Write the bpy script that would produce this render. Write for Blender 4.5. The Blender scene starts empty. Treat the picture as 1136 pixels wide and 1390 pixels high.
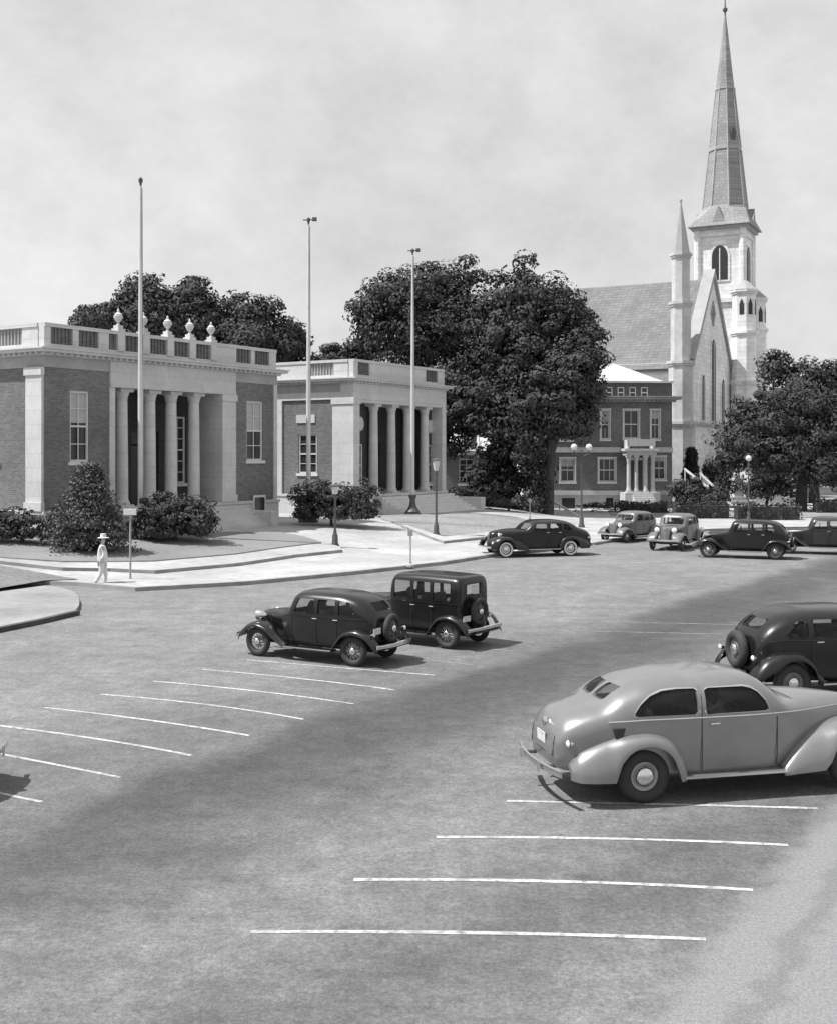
import bpy, bmesh, math, random
import numpy as np
from mathutils import Vector, Matrix
random.seed(7); rng = np.random.default_rng(11)
PI = math.pi; R = math.radians
scn = bpy.context.scene; COL = scn.collection

# ------------------------------------------------------------------ camera model (photo 1136 x 1390)
F, CX, HY, CH = 1550.0, 568.0, 616.0, 4.6
def G(px, py, z=0.0):
    Y = F*(CH-z)/(py-HY); return Vector(((px-CX)*Y/F, Y, z))
def P(px, py, Y): return Vector(((px-CX)*Y/F, Y, CH+(HY-py)*Y/F))

K1, K2 = G(185, 797, .13), G(665, 752, .13)
KD = (K2-K1).to_2d().normalized(); KN = Vector((-KD.y, KD.x))
def sm(t): t = max(0., min(1., t)); return t*t*(3-2*t)
def ht(x, y):
    d = (Vector((x, y))-K1.to_2d()).dot(KN)
    return .13 + .77*sm((d-3.0)/11.0)*(1-sm((x-3.0)/9.0))
def GT(px, py, off=0):                       # ground point on the sloping terrain seen at a photo pixel
    z = .3
    for _ in range(25):
        p = G(px, py, z); z = .5*z+.5*ht(p.x, p.y)
    p.z = ht(p.x, p.y)+off; return p

# ------------------------------------------------------------------ materials (all neutral greys: the photo is black and white)
MATS = {}
def mat(name, val=.5, rough=.8, var=0., scale=4., metal=0., coat=0., bump=0., bscale=40., spec=.5, alpha=1., fine=0., fscale=30.):
    if name in MATS: return MATS[name]
    m = bpy.data.materials.new(name); m.use_nodes = True; nt = m.node_tree; b = nt.nodes['Principled BSDF']
    b.inputs['Roughness'].default_value = rough; b.inputs['Metallic'].default_value = metal
    b.inputs['Coat Weight'].default_value = coat; b.inputs['Coat Roughness'].default_value = .08
    b.inputs['Specular IOR Level'].default_value = spec; b.inputs['Alpha'].default_value = alpha
    tc = nt.nodes.new('ShaderNodeTexCoord')
    n = nt.nodes.new('ShaderNodeTexNoise'); n.inputs['Scale'].default_value = scale; n.inputs['Detail'].default_value = 5
    nt.links.new(tc.outputs['Object'], n.inputs['Vector'])
    n2 = nt.nodes.new('ShaderNodeTexNoise'); n2.inputs['Scale'].default_value = fscale; n2.inputs['Detail'].default_value = 3
    nt.links.new(tc.outputs['Object'], n2.inputs['Vector'])
    mr = nt.nodes.new('ShaderNodeMapRange'); mr.inputs['From Min'].default_value = .28; mr.inputs['From Max'].default_value = .72
    mr.inputs['To Min'].default_value = val*(1-var); mr.inputs['To Max'].default_value = val*(1+var)
    nt.links.new(n.outputs['Fac'], mr.inputs['Value'])
    mf = nt.nodes.new('ShaderNodeMapRange'); mf.inputs['From Min'].default_value = .25; mf.inputs['From Max'].default_value = .75
    mf.inputs['To Min'].default_value = 1-fine; mf.inputs['To Max'].default_value = 1+fine
    nt.links.new(n2.outputs['Fac'], mf.inputs['Value'])
    mu = nt.nodes.new('ShaderNodeMath'); mu.operation = 'MULTIPLY'
    nt.links.new(mr.outputs[0], mu.inputs[0]); nt.links.new(mf.outputs[0], mu.inputs[1])
    nt.links.new(mu.outputs[0], b.inputs['Base Color'])
    if bump:
        n3 = nt.nodes.new('ShaderNodeTexNoise'); n3.inputs['Scale'].default_value = bscale; n3.inputs['Detail'].default_value = 4
        nt.links.new(tc.outputs['Object'], n3.inputs['Vector'])
        bp = nt.nodes.new('ShaderNodeBump'); bp.inputs['Strength'].default_value = bump; bp.inputs['Distance'].default_value = .05
        nt.links.new(n3.outputs['Fac'], bp.inputs['Height']); nt.links.new(bp.outputs[0], b.inputs['Normal'])
    m['mul'] = mu.name
    MATS[name] = m; return m

def brick_mat(name, val, axis):
    m = mat(name, val, .9, .22, .35, fine=.12, fscale=9); nt = m.node_tree; b = nt.nodes['Principled BSDF']
    tc = nt.nodes.new('ShaderNodeTexCoord'); mp = nt.nodes.new('ShaderNodeMapping')
    sx = nt.nodes.new('ShaderNodeSeparateXYZ'); cx = nt.nodes.new('ShaderNodeCombineXYZ')
    nt.links.new(tc.outputs['Object'], sx.inputs[0])
    ad = nt.nodes.new('ShaderNodeMath'); ad.operation = 'ADD'
    nt.links.new(sx.outputs[0], ad.inputs[0]); nt.links.new(sx.outputs[1], ad.inputs[1])
    nt.links.new(ad.outputs[0], cx.inputs[0]); nt.links.new(sx.outputs[2], cx.inputs[1])
    br = nt.nodes.new('ShaderNodeTexBrick'); br.inputs['Scale'].default_value = 1.0
    br.inputs['Brick Width'].default_value = .24; br.inputs['Row Height'].default_value = .085; br.inputs['Mortar Size'].default_value = .008
    br.inputs['Color1'].default_value = (.75, .75, .75, 1); br.inputs['Color2'].default_value = (1.2, 1.2, 1.2, 1); br.inputs['Mortar'].default_value = (1.5, 1.5, 1.5, 1)
    nt.links.new(cx.outputs[0], br.inputs['Vector'])
    mu = nt.nodes.new('ShaderNodeMath'); mu.operation = 'MULTIPLY'
    nt.links.new(nt.nodes[m['mul']].outputs[0], mu.inputs[0]); nt.links.new(br.outputs['Color'], mu.inputs[1])
    nt.links.new(mu.outputs[0], b.inputs['Base Color'])
    bp = nt.nodes.new('ShaderNodeBump'); bp.inputs['Strength'].default_value = .3; bp.inputs['Distance'].default_value = .01
    nt.links.new(br.outputs['Fac'], bp.inputs['Height']); bp.invert = True; nt.links.new(bp.outputs[0], b.inputs['Normal'])
    return m
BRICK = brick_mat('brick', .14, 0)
PBRICK = brick_mat('shaded_porch_brick', .04, 0)  # same brick, darkened in colour to stand in for porch shade
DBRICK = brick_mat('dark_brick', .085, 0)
STONE = mat('limestone', .52, .85, .1, .6, bump=.15, fine=.07, fscale=5)
GRSTONE = mat('grey_stone', .33, .9, .15, .7, bump=.2, fine=.08, fscale=6)
CHURCH = mat('pale_church_stone', .75, .9, .16, .22, fine=.12, fscale=1.6)
SLATE = mat('slate', .16, .8, .14, .5, fine=.12, fscale=5)
SPIRE = mat('spire_slate', .26, .8, .12, .35, fine=.1, fscale=4)
TRIM = mat('white_trim', .62, .6, .08, 2)
DARK = mat('dark_interior', .03, .9, .2, 2)
PANE = mat('window_glass', .035, .12, .4, .8)
CPANE = mat('leaded_glass', .02, .55, .3, 2)
BLIND = mat('window_blind', .4, .8, .1, 2)
DOOR = mat('dark_door', .06, .5, .1, 3)
IRON = mat('dark_iron', .07, .5, .2, 4)
POLE = mat('white_pole', .55, .5, .15, .8)
GLOBE = mat('opal_glass', .6, .25)
CONC = mat('concrete_walk', .36, .9, .2, .3, bump=.15, bscale=15, fine=.14, fscale=3)
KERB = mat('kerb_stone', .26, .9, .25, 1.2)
GRASS = mat('lawn_grass', .22, 1, .22, .35, bump=.6, bscale=18, fine=.25, fscale=6)
DGRASS = mat('rough_grass', .16, 1, .2, .5, bump=.6, bscale=18, fine=.3, fscale=6)
EARTH = mat('far_ground', .3, 1, .2, .05)
def course(m, bw, bh, lo, hi, mort, ms=.02):
    nt = m.node_tree; b = nt.nodes['Principled BSDF']; tc = nt.nodes.new('ShaderNodeTexCoord'); sx = nt.nodes.new('ShaderNodeSeparateXYZ'); cx = nt.nodes.new('ShaderNodeCombineXYZ')
    nt.links.new(tc.outputs['Object'], sx.inputs[0]); ad = nt.nodes.new('ShaderNodeMath'); nt.links.new(sx.outputs[0], ad.inputs[0]); nt.links.new(sx.outputs[1], ad.inputs[1])
    nt.links.new(ad.outputs[0], cx.inputs[0]); nt.links.new(sx.outputs[2], cx.inputs[1])
    br = nt.nodes.new('ShaderNodeTexBrick'); br.inputs['Scale'].default_value = 1; br.inputs['Brick Width'].default_value = bw; br.inputs['Row Height'].default_value = bh; br.inputs['Mortar Size'].default_value = ms
    for k, v in (('Color1',lo),('Color2',hi),('Mortar',mort)): br.inputs[k].default_value = (v,v,v,1)
    nt.links.new(cx.outputs[0], br.inputs['Vector']); src = b.inputs['Base Color'].links[0].from_socket
    mu = nt.nodes.new('ShaderNodeMath'); mu.operation = 'MULTIPLY'; nt.links.new(src, mu.inputs[0]); nt.links.new(br.outputs['Color'], mu.inputs[1]); nt.links.new(mu.outputs[0], b.inputs['Base Color'])
def joints(m, w):
    nt = m.node_tree; b = nt.nodes['Principled BSDF']; tc = nt.nodes.new('ShaderNodeTexCoord'); mp = nt.nodes.new('ShaderNodeMapping'); mp.inputs['Rotation'].default_value = (0,0,-math.atan2(KD.y,KD.x)); nt.links.new(tc.outputs['Object'], mp.inputs[0])
    br = nt.nodes.new('ShaderNodeTexBrick'); br.offset = 0; br.inputs['Scale'].default_value = 1; br.inputs['Brick Width'].default_value = w; br.inputs['Row Height'].default_value = w; br.inputs['Mortar Size'].default_value = .02
    for k, v in (('Color1',.93),('Color2',1.05),('Mortar',.66)): br.inputs[k].default_value = (v,v,v,1)
    nt.links.new(mp.outputs[0], br.inputs['Vector']); src = b.inputs['Base Color'].links[0].from_socket
    mu = nt.nodes.new('ShaderNodeMath'); mu.operation = 'MULTIPLY'; nt.links.new(src, mu.inputs[0]); nt.links.new(br.outputs['Color'], mu.inputs[1]); nt.links.new(mu.outputs[0], b.inputs['Base Color'])
joints(CONC, 1.6)
course(CHURCH, .9, .45, .9, 1.05, .8, .03); course(SLATE, .5, .3, .85, 1.15, .7, .03); course(SPIRE, .45, .35, .88, 1.12, .75, .03)
course(STONE, 1.6, .62, .95, 1.04, .8, .012)
ROOFF = mat('flat_roof', .3, .9, .1, 1)
LROOF = mat('bright_metal_roof', .48, .45, .08, .8)
LEAF = mat('leaf', .05, .75, .6, .35, fine=.3, fscale=3, spec=.3)
LEAF2 = mat('leaf_pale', .055, .75, .55, .5, fine=.3, fscale=3, spec=.3)
SPRUCE = mat('spruce_leaf', .1, .8, .4, 1.3, fine=.3, fscale=6, spec=.3)
BARK = mat('bark', .05, .95, .3, 2, bump=.6, bscale=8)
TYRE = mat('tyre_rubber', .035, .8, .25, 6)
WWALL = mat('whitewall_rubber', .7, .6, .05, 6)
CHROME = mat('chrome', .7, .18, .05, 5, metal=1.)
CGLASS = mat('car_glass', .05, .04, 0, 1, alpha=.25)
SEATM = mat('car_seat', .09, .9, .2, 6)
LENS = mat('lamp_lens', .8, .1)
RIMB = mat('dark_rim', .12, .35, .1, 5, coat=.5)
RIML = mat('grey_rim', .3, .35, .1, 5, coat=.5)
PLATE = mat('number_plate', .5, .5, .3, 14)
PAINTS = {
 'black': mat('black_paint', .01, .3, .35, 1.5, coat=.35, spec=.35, fine=.2, fscale=5),
 'grey': mat('grey_paint', .23, .34, .1, 1.2, metal=.5, coat=.7, fine=.05, fscale=5),
 'dark': mat('dark_grey_paint', .03, .3, .3, 1.5, coat=.4, fine=.2, fscale=5),
 'mid': mat('mid_grey_paint', .12, .35, .12, 1.2, coat=.5),
 'pale': mat('pale_paint', .38, .35, .12, 1.2, coat=.6),
}
CLOTH = mat('white_cloth', .62, .9, .06, 5); SKIN = mat('skin', .4, .6, .05, 8); SHOE = mat('shoe_leather', .04, .5)

# ------------------------------------------------------------------ mesh helpers
def link(o, parent=None):
    COL.objects.link(o)
    if parent is not None: o.parent = parent
    return o
def tag(o, label=None, cat=None, group=None, kind=None):
    if label: o['label'] = label
    if cat: o['category'] = cat
    if group: o['group'] = group
    if kind: o['kind'] = kind
    return o
def thing(name, label, cat, loc=(0,0,0), rz=0, group=None):
    o = bpy.data.objects.new(name, None); o.empty_display_size = .3; link(o)
    o.location = loc; o.rotation_euler = (0,0,rz); return tag(o, label, cat, group)

class MB:
    def __init__(s): s.v = []; s.f = []
    def add(s, vs, fs):
        n = len(s.v); s.v += [tuple(v) for v in vs]; s.f += [tuple(i+n for i in f) for f in fs]; return s
    def box(s, x0, x1, y0, y1, z0, z1, mp=None):
        vs = [(x,y,z) for z in (z0,z1) for y in (y0,y1) for x in (x0,x1)]
        if mp: vs = [mp(*v) for v in vs]
        return s.add(vs, [(0,2,3,1),(4,5,7,6),(0,1,5,4),(2,6,7,3),(0,4,6,2),(1,3,7,5)])
    def lathe(s, prof, c=(0,0,0), axis='z', n=20, a0=0., sc=(1,1)):
        vs = []; m = len(prof)
        for i in range(n):
            a = a0+2*PI*i/n; ca, sa = math.cos(a)*sc[0], math.sin(a)*sc[1]
            for r, h in prof:
                if axis == 'z': p = (r*ca, r*sa, h)
                elif axis == 'y': p = (r*ca, h, r*sa)
                else: p = (h, r*ca, r*sa)
                vs.append((c[0]+p[0], c[1]+p[1], c[2]+p[2]))
        fs = [(i*m+j, ((i+1)%n)*m+j, ((i+1)%n)*m+j+1, i*m+j+1) for i in range(n) for j in range(m-1)]
        if prof[0][0] > 1e-4: fs.append(tuple(i*m for i in range(n)))
        if prof[-1][0] > 1e-4: fs.append(tuple(i*m+m-1 for i in range(n)))
        return s.add(vs, fs)
    def rings(s, rs, cap=True, closed=True):
        m = len(rs[0]); vs = [p for r in rs for p in r]; fs = []
        for i in range(len(rs)-1):
            for j in range(m if closed else m-1):
                k = (j+1) % m; fs.append((i*m+j, i*m+k, (i+1)*m+k, (i+1)*m+j))
        if cap: fs += [tuple(range(m)), tuple((len(rs)-1)*m+j for j in range(m))]
        return s.add(vs, fs)
    def tube(s, pts, r, n=8):
        pts = [Vector(p) for p in pts]; rs = []
        rr = r if isinstance(r, (list, tuple)) else [r]*len(pts)
        for i, p in enumerate(pts):
            d = (pts[min(i+1,len(pts)-1)]-pts[max(i-1,0)]).normalized()
            a = d.orthogonal().normalized() if abs(d.z) > .9 else d.cross(Vector((0,0,1))).normalized()
            b = d.cross(a)
            rs.append([p+a*rr[i]*math.cos(2*PI*k/n)+b*rr[i]*math.sin(2*PI*k/n) for k in range(n)])
        return s.rings(rs)
    def prism(s, poly, z0, z1, mp=None):                 # poly in (a,b), extruded along third
        n = len(poly); vs = [(a,b,z0) for a,b in poly]+[(a,b,z1) for a,b in poly]
        if mp: vs = [mp(*v) for v in vs]
        return s.add(vs, [tuple(range(n)), tuple(range(n,2*n))]+[(i,(i+1)%n,(i+1)%n+n,i+n) for i in range(n)])
    def wall(s, mp, u0, u1, z0, z1, holes, depth=.25):  # flat wall in (u,z) with rectangular openings and reveals
        us = sorted({u0,u1,*[h[0] for h in holes],*[h[1] for h in holes]}); zs = sorted({z0,z1,*[h[2] for h in holes],*[h[3] for h in holes]})
        for a, b in zip(us, us[1:]):
            for c, d in zip(zs, zs[1:]):
                if any(h[0] < (a+b)/2 < h[1] and h[2] < (c+d)/2 < h[3] for h in holes): continue
                s.add([mp(a,c,0),mp(b,c,0),mp(b,d,0),mp(a,d,0)], [(0,1,2,3)])
        for a, b, c, d in [h[:4] for h in holes]:
            s.add([mp(a,c,0),mp(b,c,0),mp(b,d,0),mp(a,d,0),mp(a,c,depth),mp(b,c,depth),mp(b,d,depth),mp(a,d,depth)],
                  [(0,1,5,4),(1,2,6,5),(2,3,7,6),(3,0,4,7)])
        return s
    def mesh(s, name, m, smooth=0, recalc=True):
        me = bpy.data.meshes.new(name); me.from_pydata(s.v, [], s.f); me.update()
        if recalc:
            bm = bmesh.new(); bm.from_mesh(me); bmesh.ops.recalc_face_normals(bm, faces=bm.faces); bm.to_mesh(me); bm.free()
        if smooth:
            me.polygons.foreach_set('use_smooth', [True]*len(me.polygons)); me.set_sharp_from_angle(angle=R(smooth))
        if m: me.materials.append(m)
        return me
    def build(s, name, m, parent=None, smooth=0, loc=None):
        o = bpy.data.objects.new(name, s.mesh(name, m, smooth)); link(o, parent)
        if loc is not None: o.location = loc
        return o
def bake(o, smooth=0):                                    # evaluate modifiers into plain mesh
    bpy.context.view_layer.update()
    dg = bpy.context.evaluated_depsgraph_get(); me = bpy.data.meshes.new_from_object(o.evaluated_get(dg)); o.modifiers.clear(); o.data = me
    if smooth:
        me.polygons.foreach_set('use_smooth', [True]*len(me.polygons)); me.set_sharp_from_angle(angle=R(smooth))
    return o
def bevel(o, w=.03, seg=2):
    b = o.modifiers.new('bevel', 'BEVEL'); b.width = w; b.segments = seg; b.limit_method = 'ANGLE'; return o

# ------------------------------------------------------------------ SETTING: ground, road, walks, lawns
def sheet(name, pts, m, off=0., follow=True, cuts=1.2, kind='structure', label=None):
    bm = bmesh.new(); vs = [bm.verts.new((p.x, p.y, 0)) for p in pts]; bm.faces.new(vs)
    bmesh.ops.triangulate(bm, faces=bm.faces)
    for _ in range(7):
        es = [e for e in bm.edges if e.calc_length() > cuts and (Vector((e.verts[0].co.x+e.verts[1].co.x, e.verts[0].co.y+e.verts[1].co.y))/2).length < 160]
        if not es or not follow: break
        bmesh.ops.subdivide_edges(bm, edges=es, cuts=1); bmesh.ops.triangulate(bm, faces=bm.faces)
    for v in bm.verts: v.co.z = (ht(v.co.x, v.co.y) if follow else 0)+off
    bmesh.ops.recalc_face_normals(bm, faces=bm.faces)
    me = bpy.data.meshes.new(name); bm.to_mesh(me); bm.free(); me.materials.append(m)
    me.polygons.foreach_set('use_smooth', [True]*len(me.polygons))
    o = bpy.data.objects.new(name, me); link(o); o['kind'] = kind
    return o

gmb = MB(); gmb.add([(-1500,-200,-.03),(1500,-200,-.03),(1500,2500,-.03),(-1500,2500,-.03)], [(0,1,2,3)])
tag(gmb.build('ground', EARTH), kind='structure')

# asphalt with worn, stained patches
ASPH = mat('asphalt', .168, .93, .1, .18, bump=.25, bscale=60, fine=.1, fscale=1.4)
def tune_asphalt():
    nt = ASPH.node_tree; N = nt.nodes; L = nt.links; b = N['Principled BSDF']
    tc = N.new('ShaderNodeTexCoord'); sx = N.new('ShaderNodeSeparateXYZ'); L.new(tc.outputs['Object'], sx.inputs[0])
    nz = N.new('ShaderNodeTexNoise'); nz.inputs['Scale'].default_value = .35; nz.inputs['Detail'].default_value = 6; L.new(tc.outputs['Object'], nz.inputs['Vector'])
    gn = N.new('ShaderNodeTexNoise'); gn.inputs['Scale'].default_value = 22; gn.inputs['Detail'].default_value = 3; L.new(tc.outputs['Object'], gn.inputs['Vector'])
    def math_(op, a, c=None, cl=False):
        n = N.new('ShaderNodeMath'); n.operation = op; n.use_clamp = cl
        for i, q in enumerate((a, c)):
            if q is None: continue
            if isinstance(q, (int, float)): n.inputs[i].default_value = q
            else: L.new(q, n.inputs[i])
        return n.outputs[0]
    def band(p, q, w0, w1, amp, nk=1.6):        # oil-darkened lane along the line p-q
        d = (q-p).to_2d().normalized(); nx, ny = -d.y, d.x; c = nx*p.x+ny*p.y
        t = math_('ADD', math_('MULTIPLY', sx.outputs[0], nx), math_('MULTIPLY', sx.outputs[1], ny))
        t = math_('SUBTRACT', t, c)
        t = math_('ADD', t, math_('MULTIPLY', math_('SUBTRACT', nz.outputs['Fac'], .5), nk*2))
        t = math_('ABSOLUTE', t)
        mr = N.new('ShaderNodeMapRange'); mr.interpolation_type = 'SMOOTHSTEP'
        mr.inputs['From Min'].default_value = w0; mr.inputs['From Max'].default_value = w1
        mr.inputs['To Min'].default_value = 1-amp; mr.inputs['To Max'].default_value = 1
        L.new(t, mr.inputs['Value']); return mr.outputs[0]
    v = N[ASPH['mul']].outputs[0]
    p, q = G(57,1098), G(535,944); d = (q-p).to_2d().normalized(); nx, ny = d.y, -d.x        # darkened lane beside the stalls, crisper on the stall side
    t = math_('SUBTRACT', math_('ADD', math_('MULTIPLY', sx.outputs[0], nx), math_('MULTIPLY', sx.outputs[1], ny)), nx*p.x+ny*p.y)
    t = math_('ADD', t, math_('MULTIPLY', math_('SUBTRACT', nz.outputs['Fac'], .5), 3.4))
    e1 = N.new('ShaderNodeMapRange'); e1.interpolation_type = 'SMOOTHSTEP'; e1.inputs['From Min'].default_value = -.4; e1.inputs['From Max'].default_value = .8; L.new(t, e1.inputs['Value'])
    e2 = N.new('ShaderNodeMapRange'); e2.interpolation_type = 'SMOOTHSTEP'; e2.inputs['From Min'].default_value = 1.5; e2.inputs['From Max'].default_value = 4.3; e2.inputs['To Min'].default_value = .52; e2.inputs['To Max'].default_value = .12; L.new(t, e2.inputs['Value'])
    v = math_('MULTIPLY', v, math_('SUBTRACT', 1, math_('MULTIPLY', e1.outputs[0], e2.outputs[0])))
    v = math_('MULTIPLY', v, band(G(720,900), G(1136,800), .8, 4.5, .28, 2.5))
    v = math_('MULTIPLY', v, band(G(640,1290), G(1080,1120), .1, 1.6, .3, 1.0))
    mr = N.new('ShaderNodeMapRange'); mr.inputs['From Min'].default_value = .3; mr.inputs['From Max'].default_value = .7
    mr.inputs['To Min'].default_value = .86; mr.inputs['To Max'].default_value = 1.14; L.new(gn.outputs['Fac'], mr.inputs['Value'])
    v = math_('MULTIPLY', v, mr.outputs[0])
    for sc_, am in ((.55,.14),(1.6,.17),(5.,.2),(16.,.28),(48.,.32)):
        g2 = N.new('ShaderNodeTexNoise'); g2.inputs['Scale'].default_value = sc_; g2.inputs['Detail'].default_value = 5; g2.inputs['Roughness'].default_value = .65; L.new(tc.outputs['Object'], g2.inputs['Vector'])
        m2 = N.new('ShaderNodeMapRange'); m2.inputs['From Min'].default_value = .3; m2.inputs['From Max'].default_value = .7; m2.inputs['To Min'].default_value = 1-am; m2.inputs['To Max'].default_value = 1+am
        L.new(g2.outputs['Fac'], m2.inputs['Value']); v = math_('MULTIPLY', v, m2.outputs[0])
    vo = N.new('ShaderNodeTexVoronoi'); vo.inputs['Scale'].default_value = .75; vo.inputs['Randomness'].default_value = 1; L.new(tc.outputs['Object'], vo.inputs['Vector'])
    od = N.new('ShaderNodeMapRange'); od.interpolation_type = 'SMOOTHSTEP'; od.inputs['From Min'].default_value = .02; od.inputs['From Max'].default_value = .16; od.inputs['To Min'].default_value = .78; od.inputs['To Max'].default_value = 1
    L.new(math_('ADD', vo.outputs['Distance'], math_('MULTIPLY', math_('SUBTRACT', g2.outputs['Fac'], .5), .12)), od.inputs['Value']); v = math_('MULTIPLY', v, od.outputs[0])
    p, q = G(968,1268), G(1118,1096); d = (q-p).to_2d().normalized(); nx, ny = d.y, -d.x        # bare gravel margin, ragged edge
    t = math_('SUBTRACT', math_('ADD', math_('MULTIPLY', sx.outputs[0], nx), math_('MULTIPLY', sx.outputs[1], ny)), nx*p.x+ny*p.y)
    n5 = N.new('ShaderNodeTexNoise'); n5.inputs['Scale'].default_value = 1.7; n5.inputs['Detail'].default_value = 7; n5.inputs['Roughness'].default_value = .6; L.new(tc.outputs['Object'], n5.inputs['Vector'])
    t = math_('ADD', t, math_('MULTIPLY', math_('SUBTRACT', n5.outputs['Fac'], .5), .8))
    me_ = N.new('ShaderNodeMapRange'); me_.interpolation_type = 'SMOOTHSTEP'; me_.inputs['From Min'].default_value = -.12; me_.inputs['From Max'].default_value = .3; L.new(t, me_.inputs['Value'])
    far = N.new('ShaderNodeMapRange'); far.inputs['From Min'].default_value = G(0,1060).y; far.inputs['From Max'].default_value = G(0,1085).y; far.inputs['To Min'].default_value = 0; far.inputs['To Max'].default_value = 1; L.new(sx.outputs[1], far.inputs['Value'])
    k5 = math_('MULTIPLY', me_.outputs[0], far.outputs[0])
    seam = N.new('ShaderNodeMapRange'); seam.interpolation_type = 'SMOOTHSTEP'; seam.inputs['From Min'].default_value = .02; seam.inputs['From Max'].default_value = .2; seam.inputs['To Min'].default_value = .8; seam.inputs['To Max'].default_value = 1
    L.new(math_('ABSOLUTE', math_('SUBTRACT', t, .75)), seam.inputs['Value'])
    pl = math_('MULTIPLY', math_('MULTIPLY', mr.outputs[0], m2.outputs[0]), .2); pl = math_('MULTIPLY', pl, seam.outputs[0])
    mxx = N.new('ShaderNodeMix'); mxx.data_type = 'FLOAT'; L.new(k5, mxx.inputs[0]); L.new(v, mxx.inputs[2]); L.new(pl, mxx.inputs[3]); v = mxx.outputs[0]
    L.new(v, b.inputs['Base Color'])
tune_asphalt()
rmb = MB(); rmb.add([(-90,1,0),(110,1,0),(110,140,0),(-90,140,0)], [(0,1,2,3)])
road = rmb.build('road', ASPH); tag(road, kind='structure')

LINE = mat('road_paint', .43, .85, .25, 1.5, fine=.4, fscale=11)
FAINT = mat('worn_road_paint', .23, .85, .2, 2.5, fine=.25, fscale=7)
for m_ in (LINE, FAINT):                    # scuffed, broken paint
    nt = m_.node_tree; tc = nt.nodes.new('ShaderNodeTexCoord'); n6 = nt.nodes.new('ShaderNodeTexNoise'); n6.inputs['Scale'].default_value = 7; n6.inputs['Detail'].default_value = 6; n6.inputs['Roughness'].default_value = .75
    nt.links.new(tc.outputs['Object'], n6.inputs['Vector']); r6 = nt.nodes.new('ShaderNodeMapRange'); r6.inputs['From Min'].default_value = .33; r6.inputs['From Max'].default_value = .5; r6.inputs['To Min'].default_value = .3; r6.inputs['To Max'].default_value = 1
    nt.links.new(n6.outputs['Fac'], r6.inputs['Value']); nt.links.new(r6.outputs[0], nt.nodes['Principled BSDF'].inputs['Alpha'])
def pline(pts, w=.075, m=LINE):
    if len(pts) == 2: pts = [pts[0], ((pts[0][0]+pts[1][0])/2, (pts[0][1]+pts[1][1])/2), pts[1]]
    a, b, c = [G(*p) for p in pts]; mb = MB(); L_, R_ = [], []
    n = 16; q = []
    for i in range(n+1):
        t = i/n; q.append((a*(2*(t-.5)*(t-1))+b*(-4*t*(t-1))+c*(2*t*(t-.5))))
    for i in range(n+1):
        d = (q[min(i+1,n)]-q[max(i-1,0)]).normalized(); nn = Vector((-d.y,d.x,0)); ww = w/2*(1+.12*random.uniform(-1,1))
        L_.append(q[i]+nn*ww+Vector((0,0,.005))); R_.append(q[i]-nn*ww+Vector((0,0,.005)))
    mb.add(L_+R_, [(i,i+1,n+2+i,n+1+i) for i in range(n)])
    return mb.build('parking_line', m, road)
for p in [[(-40,1066),(10,1079),(57,1089)],[(-30,1018),(82,1037),(163,1056)],[(-40,981),(120,999),(260,1026)],[(60,961),(200,975),(338,999)],
          [(137,943),(280,954),(412,977)],[(208,925),(350,936),(480,956)],[(275,909),(410,919),(535,937)],[(335,896),(450,903),(590,917)],
          [(340,1266),(660,1267),(958,1276)],[(480,1195),(760,1197),(1022,1209)],[(592,1137),(840,1139),(1070,1148)],[(688,1088),(900,1092),(1110,1098)],
          ]:
    pline([p[0],(p[1][0],p[1][1]+(2.8 if p[1][1] < 1060 else .5)),p[2]])
for p in [[(680,874),(720,877)],[(756,856),(1017,862)],[(812,844),(1030,849)],[(560,893),(640,903)],[(600,878),(700,884)],[(900,1048),(1136,1052)]]:
    pline(p, .07, FAINT)

# sidewalk behind the kerb
kerb_px = [(-160,792),(0,789),(60,788),(110,790),(185,797),(330,789),(480,775),(600,762),(665,752),(735,745),(800,737),(860,727),(930,719),(1010,716),(1200,713),(1500,712)]
kp = [G(x, y, .13) for x, y in kerb_px]
sheet('sidewalk', kp+[Vector((110,150,0)), Vector((-110,150,0)), Vector((-110,kp[0].y,0))], CONC, 0, True, 2.2)
km = MB(); ring = []
for i, p in enumerate(kp):
    d = (kp[min(i+1,len(kp)-1)]-kp[max(i-1,0)]).normalized(); nn = Vector((-d.y,d.x,0))
    ring.append([p-nn*.16+Vector((0,0,-.16)), p-nn*.16+Vector((0,0,0.004)), p+nn*.02+Vector((0,0,.01)), p+nn*.02+Vector((0,0,-.16))])
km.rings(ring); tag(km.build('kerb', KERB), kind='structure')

# small pavement at far left with its own kerb, coloured dark as a shadow line, grass wedge behind
ip = [G(-200,806,.12), G(0,803,.12), G(60,795,.12), G(84,797.5,.12), G(98,802,.12), G(105,808,.12), G(108,815,.12), G(107,822,.12), G(102,829,.12), G(50,841,.12), G(0,851,.12), G(-200,890,.12)]
im = MB(); im.prism([(p.x,p.y) for p in ip], -.02, .12)
tag(im.build('pavement', mat('weathered_pavement', .24, .9, .25, .4, bump=.15, bscale=15, fine=.15, fscale=3)), kind='structure')
im = MB(); ring = []
ek = [G(102,829,.12), G(50,841,.12), G(0,851,.12), G(-200,890,.12)]
for i, p in enumerate(ek):
    d = (ek[min(i+1,3)]-ek[max(i-1,0)]).normalized(); nn = Vector((-d.y,d.x,0))
    ring.append([p+nn*.16+Vector((0,0,-.14)), p+nn*.16+Vector((0,0,.01)), p-nn*.02+Vector((0,0,.01)), p-nn*.02+Vector((0,0,-.14))])
im.rings(ring); tag(im.build('kerb', mat('shaded_kerb', .06, .9, .3, 2)), kind='structure')
sheet('grass_verge', [G(-200,778,.14), G(0,778,.14), G(60,782,.14), G(108,787,.14), G(60,789,.14), G(0,799,.14), G(-200,803,.14)], DGRASS, .03, True, 1.5)

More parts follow.
